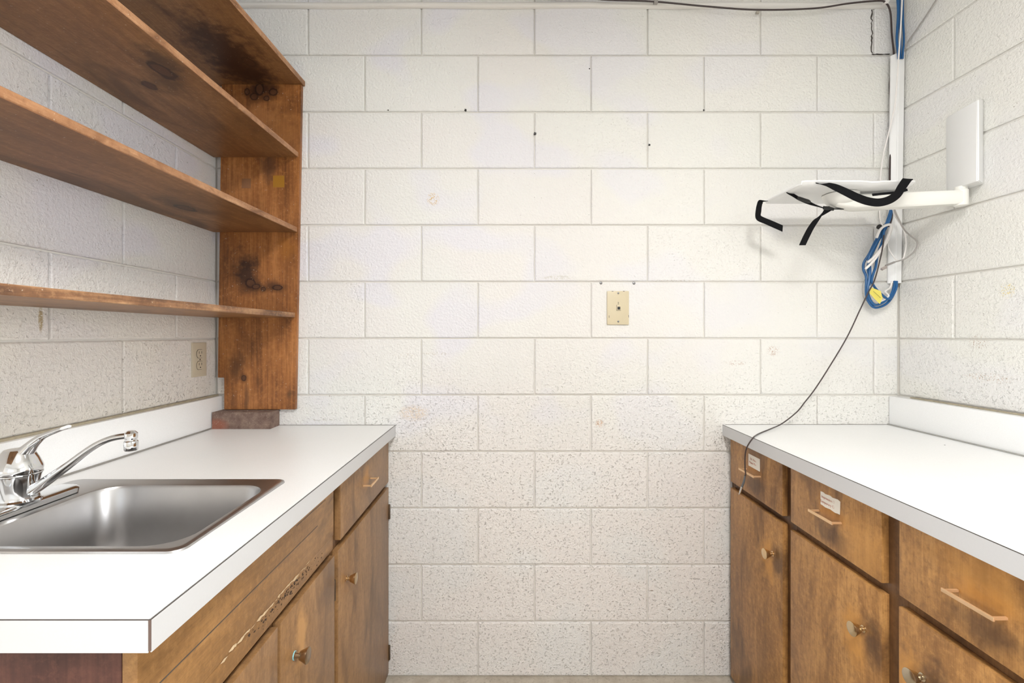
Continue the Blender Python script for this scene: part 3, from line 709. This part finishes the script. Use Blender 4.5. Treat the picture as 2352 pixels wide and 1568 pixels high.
for z in (0, bh):
    cells = []
    for (x0, x1, cx) in ((-bw/2, -.0275, -.055), (-.0275, .0275, 0), (.0275, bw/2, .055)):
        cells.append(hole_cell(x0, x1, -bd/2, bd/2, cx, 0, z, z == 0, None))
    if z == 0: low = cells
    else: up_ = cells
for a, b_ in zip(low, up_):
    for k in range(N): bm.faces.new([a[k], a[(k+1) % N], b_[(k+1) % N], b_[k]])
for (xa, ya2), (xb2, yb2) in (((-bw/2, -bd/2), (bw/2, -bd/2)), ((bw/2, -bd/2), (bw/2, bd/2)), ((bw/2, bd/2), (-bw/2, bd/2)), ((-bw/2, bd/2), (-bw/2, -bd/2))):
    bm.faces.new([bm.verts.new(p) for p in ((xa, ya2, 0), (xb2, yb2, 0), (xb2, yb2, bh), (xa, ya2, bh))])
bmesh.ops.remove_doubles(bm, verts=bm.verts, dist=1e-5); bmesh.ops.recalc_face_normals(bm, faces=bm.faces)
bk = bm_obj('brick', bm, brick_mat()); bk.location = (bcx, bcy, ZL+.0002)
tag(bk, 'old cored clay brick on the worktop beneath the shelf end board', 'brick')

# ---------------------------------------------------------------- wall plates
o = thing('power_outlet', 'beige duplex power outlet on the left wall below the shelves', 'outlet', (XL, 1.5705, 1.146))
box('cover_plate', XL-.002, XL+.0055, 1.535, 1.606, 1.089, 1.204, BEIGE, o, .0018)
for dz in (.0195, -.0195):
    cz = 1.1465+dz; pts = []
    for k in range(24):
        a = 2*PI*k/24; pts.append((1.5705+.0172*math.cos(a), cz+max(-.0138, min(.0138, .0172*math.sin(a)))))
    V = [(XL+.0050, y, z) for y, z in pts]+[(XL+.0072, y, z) for y, z in pts]
    r_ = mesh_obj('receptacle', V, [tuple(range(24)), tuple(range(24, 48))]+[(k, (k+1) % 24, 24+(k+1) % 24, 24+k) for k in range(24)], BEIGE, o)
    V = [(XL+.0049, 1.5705+(y-1.5705)*1.07, cz+(z-cz)*1.08) for y, z in pts]+[(XL+.0058, 1.5705+(y-1.5705)*1.07, cz+(z-cz)*1.08) for y, z in pts]
    mesh_obj('receptacle_outline', V, [tuple(range(24)), tuple(range(24, 48))]+[(k, (k+1) % 24, 24+(k+1) % 24, 24+k) for k in range(24)], DARKG, o)
    for yy in (-.0062, .0062): box('slot', XL+.0070, XL+.0075, 1.5705+yy-.001, 1.5705+yy+.001, cz+.0005, cz+.0085, DARKG, r_)
    lathe('ground_hole', [(.0024, 0), (.0024, .0004)], (XL+.0071, 1.5705, cz-.0068), (1, 0, 0), DARKG, r_, 12)
lathe('screw', [(.0026, 0), (.0026, .0006), (.0015, .0011)], (XL+.0055, 1.5705, 1.1465), (1, 0, 0), SCREWM, o, 12)

a, b_ = P(1394.5, 668, 642.5), P(1445, 745.5, 642.5)
o = thing('phone_jack_plate', 'ivory telephone jack plate with the number 2 on the back wall', 'wall plate', (a.x/2+b_.x/2, ZB, a.z/2+b_.z/2))
box('cover_plate', a.x, b_.x, ZB-.0065, ZB+.002, b_.z, a.z, IVORY, o, .0028)
mx = (a.x+b_.x)/2; yf = ZB-.0065
for py in (673, 738):
    q = P(1420, py, 642.5); lathe('screw', [(.0036, 0), (.0034, .0012), (.002, .0022)], (q.x, yf, q.z), (0, -1, 0), SCREWM, o, 14)
q = P(1421, 706.5, 642.5)
box('jack', q.x-.0072, q.x+.0068, yf-.0008, yf+.001, q.z-.0092, q.z+.0092, IVORY, o, .0004)
box('jack_socket', q.x-.0045, q.x+.0055, yf-.0012, yf, q.z-.0065, q.z+.0035, BLACK, o)
box('jack_rim', q.x-.0080, q.x-.0070, yf-.0010, yf, q.z-.0096, q.z+.0100, DARKG, o); box('jack_rim', q.x-.0080, q.x+.0076, yf-.0010, yf, q.z-.0104, q.z-.0094, DARKG, o)
for px, py, w_, h_ in ((1407, 668.8, .0062, .0016), (1432.8, 668.5, .0062, .0016), (1399, 727, .0014, .0085), (1444, 726, .0014, .0085)):
    q = P(px, py, 642.5); box('notch', q.x-w_/2, q.x+w_/2, yf-.0004, yf+.0004, q.z-h_/2, q.z+h_/2, DARKG, o)
cu = bpy.data.curves.new('numeral', 'FONT'); cu.body = '2'; cu.size = .0115; cu.align_x = 'CENTER'; cu.extrude = .0002
to = bpy.data.objects.new('numeral', cu); C.objects.link(to); bpy.context.view_layer.update(); me = bpy.data.meshes.new_from_object(to); bpy.data.objects.remove(to)
q = P(1420, 698.5, 642.5); me.transform(Matrix.Translation((q.x, yf-.0003, q.z)) @ Matrix.Rotation(PI/2, 4, 'X')); me.materials.clear(); link('numeral', me, BLACK, o)
for px, py, side in ((1381, 649.5, 'left'), (1457, 650, 'right')):
    q = P(px, py, 642); s_ = lathe('wall_screw', [(.0048, -.003), (.0052, .0005), (.0046, .0022), (.002, .0034)], (q.x, ZB, q.z), (0, -1, 0), SCREWM, None, 14)
    tag(s_, 'steel screw head in the wall just %s of and above the jack plate' % side, 'screw')
for px, py, r, lab in ((891, 252, .0022, 'small dark nail in the upper mortar line, nearest the shelf unit'), (1069, 252, .0042, 'black plug in the upper mortar line left of centre'),
                       (1354, 157, .0022, 'tiny dark nail highest on the back wall, near its middle'), (1229, 306, .0045, 'black plug in a vertical joint near the middle of the back wall'),
                       (1492, 332, .0036, 'dark plug right of centre on the back wall'), (1617, 252, .0026, 'small brown nail in the upper mortar line towards the right')):
    q = P(px, py, 641); N_ = 9; V = []
    for h, rr_ in ((-.002, 1), (.0008, 1), (.0018, .6)):
        for k in range(N_): a_ = 2*PI*k/N_; rk = r*rr_*(1+.3*math.sin(k*2.7)); V.append((q.x+rk*math.cos(a_), ZB-h, q.z+rk*1.1*math.sin(a_)))
    o2 = mesh_obj('wall_plug', V, [(i*N_+k, i*N_+(k+1) % N_, (i+1)*N_+(k+1) % N_, (i+1)*N_+k) for i in range(2) for k in range(N_)]+[tuple(range(N_)), tuple(range(2*N_, 3*N_))], BLACK)
    tag(o2, lab, 'wall plug' if r > .003 else 'nail')

# ---------------------------------------------------------------- cable raceway and cables in the corner
rz0, rz1 = H+118/646, H+(VY-122)/653
pr = [(1.373, 0), (1.3735, .004), (1.386, .0165), (1.3885, .0165), (1.3905, .0185), (1.4085, .0185), (1.4105, .0165), (1.4105, 0)]
V = []
for z, off, dz in ((rz0, .0012, 0), (rz1, .0150, .006)):
    for x, d_ in pr: V.append((x, ZB-off-d_, z+(dz*(x-1.373)/.037)))
n_ = len(pr); Fc = [tuple(range(n_)), tuple(range(n_, 2*n_))[::-1]]+[(k, (k+1) % n_, n_+(k+1) % n_, n_+k) for k in range(n_)]
tag(mesh_obj('cable_raceway', V, Fc, WHITEP), 'white plastic cable channel standing in the right corner', 'cable channel')
def cable(name, pts, r, mat, lab, group=None, sides=8):
    o = tube(name, [P(*p) for p in pts], r, mat, None, sides, 7)
    return tag(o, lab, 'cable', group)
Z4 = lambda u_, v_, S: (1940+u_/6.03, 470+v_/6.03, S)
cable('blue_cable', [(2061, -14, 656), (2063, 30, 656), (2060, 90, 655), (2063, 121, 655), (2064, 135, 654)], .0038, BLUEC, 'blue cable entering the channel top, the left one', None)
cable('blue_cable', [(2074, -14, 656), (2074, 40, 656), (2076, 90, 656), (2074, 119, 656), (2073, 135, 655)], .0032, BLUEC, 'blue cable entering the channel top, the right one', None)
cable('blue_cable', [(2067, -14, 654), (2066, 40, 654), (2068, 90, 654), (2068, 135, 654)], .0030, BLUEC, 'blue cable entering the channel top, between two others', None)
cable('white_cable', [(2073, -14, 662), (2069, 60, 661), (2065, 118, 664), (2061, 180, 664), (2056, 240, 660), (2050, 268, 653), (2040, 310, 648), (2030, 350, 646), (2024, 390, 645), (2021, 430, 645), (2020, 470, 645), (2022, 505, 646), (2027, 518, 648)],
      .0023, WHITEC, 'thin white cable crossing the channel front and hanging down its left side')
cable('black_cable', [(1230, -13, 650), (1330, -6, 651), (1400, 0, 652), (1500, 3.5, 653), (1620, 14.5, 653), (1739, 22.6, 652), (1868, 19.4, 652), (1949, 8, 653), (2014, 2, 653), (2034, 6, 653), (2045, 28, 650), (2048.5, 80, 648), (2053, 128, 645), (2048, 160, 644),
      (2044, 200, 644), (2048, 260, 644), (2048, 310, 644), (2044, 380, 645), (2044, 470, 646), (2049, 492, 648), (2045, 512, 650), (2041, 520, 652)], .0029, BROWNC, 'black cable sagging along the ceiling moulding and down beside the channel')
BN = 'blue network cables looped in the bundle'
cable('blue_cable', [Z4(645, 0, 648), Z4(640, 70, 650), Z4(600, 200, 651), Z4(560, 290, 653), Z4(430, 500, 655), Z4(340, 680, 654), Z4(268, 800, 652), Z4(262, 900, 652), Z4(300, 1010, 654), Z4(300, 1240, 655), Z4(350, 1370, 655), Z4(430, 1425, 654), Z4(560, 1385, 652), Z4(650, 1290, 650), Z4(705, 1160, 648), Z4(712, 1060, 646)],
      .0042, BLUEC, 'outermost blue cable of the looped bundle, bulging left of it')
cable('blue_cable', [Z4(655, 0, 647), Z4(650, 90, 650), Z4(600, 260, 655), Z4(530, 390, 658), Z4(410, 590, 659), Z4(335, 740, 659), Z4(350, 880, 658), Z4(345, 1010, 658), Z4(318, 1180, 658), Z4(350, 1310, 658), Z4(420, 1385, 657), Z4(530, 1355, 655), Z4(640, 1250, 652), Z4(690, 1110, 648), Z4(690, 1060, 646)],
      .0044, BLUEC, 'blue cable running down the middle of the looped bundle')
cable('blue_cable', [Z4(560, 310, 662), Z4(540, 380, 662), Z4(525, 500, 662), Z4(455, 700, 661), Z4(430, 860, 660), Z4(395, 960, 660), Z4(375, 1060, 659), Z4(430, 1160, 657), Z4(510, 1240, 656), Z4(600, 1305, 655), Z4(660, 1270, 653), Z4(715, 1150, 650), Z4(720, 1060, 647)],
      .0040, BLUEC, 'blue cable looping behind the yellow tag into the channel')
cable('blue_cable', [Z4(520, 330, 658), Z4(470, 480, 657), Z4(400, 640, 656), Z4(340, 770, 655), Z4(325, 900, 655), Z4(345, 1000, 655), Z4(340, 1120, 655)], .0042, BLUEC, 'short blue cable inside the upper half of the bundle')
cable('white_cable', [Z4(440, 460, 664), Z4(490, 350, 665), Z4(560, 290, 665), Z4(640, 280, 664), Z4(625, 370, 664), Z4(550, 540, 665), Z4(430, 700, 666), Z4(320, 800, 666)], .0042, WHITEC, 'white cable arching over the top of the blue bundle')
cable('white_cable', [Z4(650, 270, 661), Z4(640, 360, 662), Z4(590, 500, 664), Z4(500, 640, 666), Z4(390, 790, 668), Z4(288, 890, 666)], .0040, WHITEC, 'white cable slanting across the front of the bundle to its left end')
cable('white_cable', [Z4(580, 320, 656), Z4(570, 430, 656), Z4(500, 600, 657), Z4(420, 740, 657), Z4(365, 850, 657), Z4(385, 990, 657)], .0040, WHITEC, 'white cable hanging within the middle of the blue bundle')
cable('white_cable', [Z4(655, 1060, 649), Z4(630, 1150, 651), Z4(560, 1200, 653), Z4(610, 1260, 653), Z4(540, 1320, 655), Z4(450, 1345, 656), Z4(380, 1330, 656)], .0028, WHITEC, 'white cable curling below the channel bottom behind the tag')
cable('white_cable', [Z4(665, 40, 662), Z4(700, 150, 662), Z4(790, 290, 663), Z4(830, 400, 664), Z4(850, 520, 664), Z4(838, 650, 664), Z4(805, 750, 663), Z4(740, 785, 662)], .0024, WHITEC, 'white cable bowed out to the right of the channel')
cable('white_cable', [Z4(590, 500, 658), Z4(610, 600, 659), Z4(650, 680, 661), Z4(710, 760, 662), Z4(760, 775, 663)], .0018, WHITEC, 'thin white cable crossing the lower channel front')
cable('thin_wire', [Z4(300, 1000, 652), Z4(255, 1090, 652), Z4(243, 1180, 652), Z4(262, 1290, 652), Z4(330, 1350, 653)], .0009, GREYC, 'hair thin grey wire looping left of the yellow tag')
g = thing('patch_cable', 'grey patch cable with a ribbed boot and plug hanging before the channel', 'cable', P(*Z4(760, 775, 665)))
tube('lead', [P(*p) for p in (Z4(680, 20, 665), Z4(700, 90, 666), Z4(760, 220, 668), Z4(830, 350, 672), Z4(900, 420, 676), Z4(985, 490, 678), Z4(1008, 560, 678), Z4(960, 650, 676), Z4(860, 735, 672), Z4(760, 775, 669), Z4(690, 795, 668))], .0023, GREYC, g, 8, 7)
for k in range(6):
    q0 = P(*Z4(690-k*22, 795+k*9, 668)); q1 = P(*Z4(678-k*22, 800+k*9, 668)); tube('boot_rib', [q0, q1], .0036, GREYC, g, 8, 1, smoothpath=False)
tube('boot', [P(*Z4(690, 795, 668)), P(*Z4(565, 850, 668))], .0026, GREYC, g, 8, 1, smoothpath=False)
tube('plug', [P(*Z4(575, 862, 668)), P(*Z4(510, 895, 668))], .0052, simple('clear_plug', (.42, .36, .33), .2), g, 4, 1, smoothpath=False)
o = lathe('cable_tie', [(.0075, -.003), (.0085, -.002), (.0085, .002), (.0075, .003)], P(*Z4(478, 305, 662)), (1, .2, -.3), BLACK, None, 14)
tag(o, 'black tie knotted at the top left of the cable bundle', 'cable tie')
pts = [(370, 1145), (500, 1195), (525, 1290), (490, 1375), (420, 1310), (345, 1225)]
V = [P(*Z4(a_, b2, 664+(1.5 if i in (1, 2) else 0))) for i, (a_, b2) in enumerate(pts)]; V += [v+Vector((0, .0006, 0)) for v in V]
yt = thing('cable_tag', 'yellow paper tag with handwriting wrapped on the blue bundle', 'tag', V[0])
mesh_obj('paper', V, [tuple(range(6)), tuple(range(6, 12))[::-1]]+[(k, (k+1) % 6, 6+(k+1) % 6, 6+k) for k in range(6)], YEL, yt)
wr_ = []
for k in range(17): wr_.append(P(*Z4(400+k*6.2, 1200+k*5.6+(5 if k % 2 else -6), 666.6)))
tube('handwriting', wr_, .0004, BLACK, yt, 4, 2)
cable('wall_cable', [(2172, -40, (2172-VX)/1.408), (2150, 0, (2150-VX)/1.408), (2112, 58, (2112-VX)/1.408), (2084, 98, (2084-VX)/1.405), (2074, 122, (2074-VX)/1.396), (2072, 132, 655)], .0019, GREYC, 'grey cable slanting up the right wall from the channel top')
for px, py, lab, mat in ((1506, 4, 'grey clip holding the black cable to the ceiling moulding', GREYC), (2033, 6, 'white strap tying the black cable near the right corner', WHITEC)):
    q = P(px, py, 652); o = hexa('cable_clip', [(q.x+sx*.007+(.006 if sz > 0 and px > 2000 else 0), q.y+sy, q.z+sz*.006) for sx in (-1, 1) for sy in (-.0055, .008) for sz in (-1, 1)], mat, None, .001); tag(o, lab, 'clip')
q = P(1739, 30, 641); o = box('cable_clip', q.x-.0055, q.x+.0055, q.y-.006, q.y+.001, q.z-.004, q.z+.004, simple('aged_clip', (.45, .42, .36), .6), None, .001); tag(o, 'small aged clip on the wall beneath the sagging black cable', 'clip')
# the dangling lead
dl = thing('audio_lead', 'thin dark lead hanging from the bundle over the right worktop edge', 'cable', P(1748, 994.7, 708))
tube('lead', [P(*p) for p in ((2030, 540, 664), (2027, 570, 668), (2018, 610, 668), (2008, 645, 668), (1994, 672, 664), (1975, 712, 660), (1945, 775, 655), (1905, 842, 653), (1872, 893, 653), (1848, 924, 653), (1830, 946, 654), (1797, 972, 660), (1772, 983.8, 682), (1748, 993.5, 704), (1737, 999.0, 722), (1729, 1006, 740), (1716, 1026, 738), (1711.5, 1045, 732), (1711, 1072, 727), (1712.5, 1088, 726), (1710, 1100, 722))],
     .0021, BROWNC, dl, 8, 8)
tube('strain_relief', [P(1711, 1092, 725), P(1709, 1104, 722), P(1704.5, 1117, 717)], [.0024, .0034, .0037], simple('grey_boot', (.12, .125, .13), .45), dl, 10, 4)
tube('plug', [P(1704.5, 1117, 717), P(1700.5, 1129, 713), P(1698, 1135, 711)], [.0034, .0032, .0018], CHROME, dl, 10, 3)

# ---------------------------------------------------------------- swing arm with tray
arm = thing('swing_arm', 'cream wall mounted swing arm holding a white tray', 'monitor arm', (XR, 1.42, 1.675))
pl = [(XR-.0005, 1.487), (1.372, 1.413), (1.369, 1.349), (1.378, 1.338), (XR-.0005, 1.366)]
pl = [(XR-.0005, 1.489), (1.3715, 1.411), (1.3690, 1.347), (1.3720, 1.344), (XR-.0005, 1.373)]
V = [(x, y, 1.675) for x, y in pl]+[(x, y, (1.925, 1.905, 1.908, 1.911, 1.925)[i]) for i, (x, y) in enumerate(pl)]
bm = bmesh.new(); vv = [bm.verts.new(p) for p in V]; bm.faces.new(vv[:5]); bm.faces.new(vv[5:][::-1])
for k in range(5): bm.faces.new([vv[k], vv[(k+1) % 5], vv[5+(k+1) % 5], vv[5+k]])
bmesh.ops.recalc_face_normals(bm, faces=bm.faces); bmesh.ops.bevel(bm, geom=list(bm.edges), offset=.0015, segments=2, affect='EDGES')
bm_obj('wall_bracket', bm, WHITEP, arm, True)
pc = Vector((1.380, 1.405, 1.620))
lathe('pivot', [(.012, -.002), (.0165, 0), (.0175, .003), (.0175, .046), (.0150, .048), (.0150, .057)], pc, (0, 0, 1), CREAMP, arm, 24)
ha = Vector((1.063, 1.471, 0)); pa = Vector((1.380, 1.405, 0)); dd = (ha-pa).normalized(); nn = Vector((-dd.y, dd.x, 0))
V = []; St = [(0, .0165, 1.624, 1.664), (.10, .0190, 1.622, 1.665), (.24, .0210, 1.621, 1.667), (.29, .024, 1.622, 1.668), (.335, .022, 1.634, 1.669), (.352, .012, 1.650, 1.669)]
for d_, w_, z0, z1 in St:
    p = pa+dd*d_
    for s_, z in ((-1, z0+.005), (-.75, z0), (.75, z0), (1, z0+.005), (1, z1-.004), (.8, z1), (-.8, z1), (-1, z1-.004)): V.append((p.x+nn.x*w_*s_, p.y+nn.y*w_*s_, z))
Fc = [(i*8+k, i*8+(k+1) % 8, i*8+8+(k+1) % 8, i*8+8+k) for i in range(len(St)-1) for k in range(8)]+[tuple(range(8)), tuple(range(8*(len(St)-1), 8*len(St)))]
mesh_obj('arm', V, Fc, CREAMP, arm, True)
lathe('hub', [(.020, -.012), (.034, -.006), (.046, .008), (.050, .020), (.050, .0235), (.046, .0245)], (1.066, 1.474, 1.650), (0, 0, 1), CREAMP, arm, 36)
# tray: shallow dished plate with turned up rim
tx0, tx1, ty0, ty1 = .884, 1.236, 1.385, 1.588; zt = 1.6755; Nx, Ny = 30, 20
def trayz(u_, v_):
    e_ = min(u_, 1-u_)*(tx1-tx0), min(v_, 1-v_)*(ty1-ty0); dmin = min(e_)
    lip = .011*max(0, 1-dmin/.016)**1.5 if v_ < .3 or True else 0
    if v_ > .5 and e_[1] < e_[0]: lip *= .15
    if u_ < .5 and e_[0] < e_[1]: lip *= .35
    dent = .0035*math.exp(-((u_-.62)/.06)**2)*max(0, 1-v_*3)
    return zt+lip-dent
V = []; Fc = []
for k in range(2):
    for j in range(Ny+1):
        for i in range(Nx+1):
            u_ = i/Nx; v_ = j/Ny; r = .020
            u_ = .5-.5*math.cos(PI*u_); v_ = .5-.5*math.cos(PI*v_)
            x = tx0+(tx1-tx0)*u_; y = ty0+(ty1-ty0)*v_
            cx, cy = min(max(x, tx0+r), tx1-r), min(max(y, ty0+r), ty1-r); dx, dy = x-cx, y-cy; dl_ = math.hypot(dx, dy)
            if dx and dy:
                m2 = max(abs(dx), abs(dy)); sc_ = m2/dl_; x, y = cx+dx*sc_, cy+dy*sc_
            V.append((x, y, trayz(u_, v_)+k*.0035))
n0 = (Nx+1)*(Ny+1)
for k in range(2):
    for j in range(Ny):
        for i in range(Nx): a_ = k*n0+j*(Nx+1)+i; Fc.append((a_, a_+1, a_+Nx+2, a_+Nx+1))
per = [i for i in range(Nx+1)]+[j*(Nx+1)+Nx for j in range(1, Ny+1)]+[Ny*(Nx+1)+i for i in range(Nx-1, -1, -1)]+[j*(Nx+1) for j in range(Ny-1, 0, -1)]
for k in range(len(per)): a_, b2 = per[k], per[(k+1) % len(per)]; Fc.append((a_, b2, n0+b2, n0+a_))
mesh_obj('tray', V, Fc, WHITEP, arm, True)
# webbing straps
Z6 = lambda a_, b2, S: P(1700+a_/3.607, 380+b2/3.607, S)
SG = None
A = [(Z6(620, 150, 765), (.3, .9, .1)), (Z6(720, 158, 772), (.4, .6, .6)), (Z6(800, 185, 778), (.35, .3, 1)), (Z6(880, 222, 780), (.30, .1, 1)), (Z6(970, 265, 782), (.25, 0, 1)), (Z6(1060, 296, 783), (.15, 0, 1)), (Z6(1150, 306, 784), (.1, 0, 1)),
     (Z6(1235, 285, 784), (-.3, 0, 1)), (Z6(1300, 240, 783), (-.8, 0, .9)), (Z6(1335, 185, 781), (-1, .1, .5)), (Z6(1380, 120, 778), (-1, .2, .15)), (Z6(1392, 112, 776), (-1, .2, .1))]
tag(ribbon('strap', A, .0235, BLACKW, None), 'black webbing strap sagging across the front of the tray and arm', 'strap')
tag(ribbon('strap', [(Z6(1095, 243, 776), (0, .3, 1)), (Z6(1200, 232, 777), (0, .4, 1)), (Z6(1300, 222, 777), (0, .3, 1)), (Z6(1385, 200, 777), (0, .2, 1))], .0075, BLACKW, None), 'short black strap end tucked under the right side of the tray', 'strap')
B = [(Z6(215, 296, 690), (.3, .8, .2)), (Z6(172, 300, 694), (1, .5, 0)), (Z6(158, 335, 695), (1, .3, .1)), (Z6(152, 375, 695), (1, .2, .1)), (Z6(148, 415, 695), (.8, .2, .3)), (Z6(160, 437, 696), (.4, .1, .9)), (Z6(200, 456, 696), (-.4, .1, 1)), (Z6(270, 486, 697), (-.42, 0, 1)), (Z6(352, 522, 698), (-.4, 0, 1))]
tag(ribbon('strap', B, .0205, BLACKW, None), 'black strap folded down from the left corner of the tray', 'strap')
st = thing('buckled_strap', 'black strap with a side release buckle under the tray left half', 'strap', Z6(520, 290, 722))
ribbon('webbing', [(Z6(388, 222, 730), (1, .5, 0)), (Z6(430, 240, 728), (.6, .4, .8)), (Z6(490, 275, 726), (.5, .3, .8)), (Z6(560, 305, 724), (.5, .3, .8)), (Z6(640, 335, 722), (.3, .8, .6)), (Z6(720, 356, 722), (.2, .9, .5)), (Z6(850, 362, 724), (.1, 1, .3))], .0125, BLACKW, st)
ribbon('webbing', [(Z6(745, 355, 728), (.5, .3, .8)), (Z6(690, 390, 728), (.6, .1, .8)), (Z6(640, 440, 728), (.9, 0, .6)), (Z6(590, 510, 728), (1, 0, .5)), (Z6(550, 585, 728), (1, 0, .4)), (Z6(515, 660, 728), (1, 0, .45))], .0205, BLACKW, st)
q0, q1 = Z6(470, 268, 728), Z6(582, 302, 726); tube('buckle', [q0, q0.lerp(q1, .2), q0.lerp(q1, .5), q0.lerp(q1, .85), q1], [.0055, .0075, .0072, .0068, .004], BLACK, st, 8, 3, .45, (0, -1, .2))
q0, q1 = Z6(690, 350, 728), Z6(775, 362, 728); tube('slider', [q0, q0.lerp(q1, .5), q1], [.006, .0078, .005], BLACK, st, 8, 3, .6, (0, -1, .2))
tag(ribbon('strap', [(Z6(425, 192, 738), (.2, 1, .3)), (Z6(460, 184, 742), (.2, 1, .3)), (Z6(503, 174, 748), (.2, 1, .3))], .012, BLACKW, None), 'sliver of black strap lying over the tray top at its left end', 'strap')
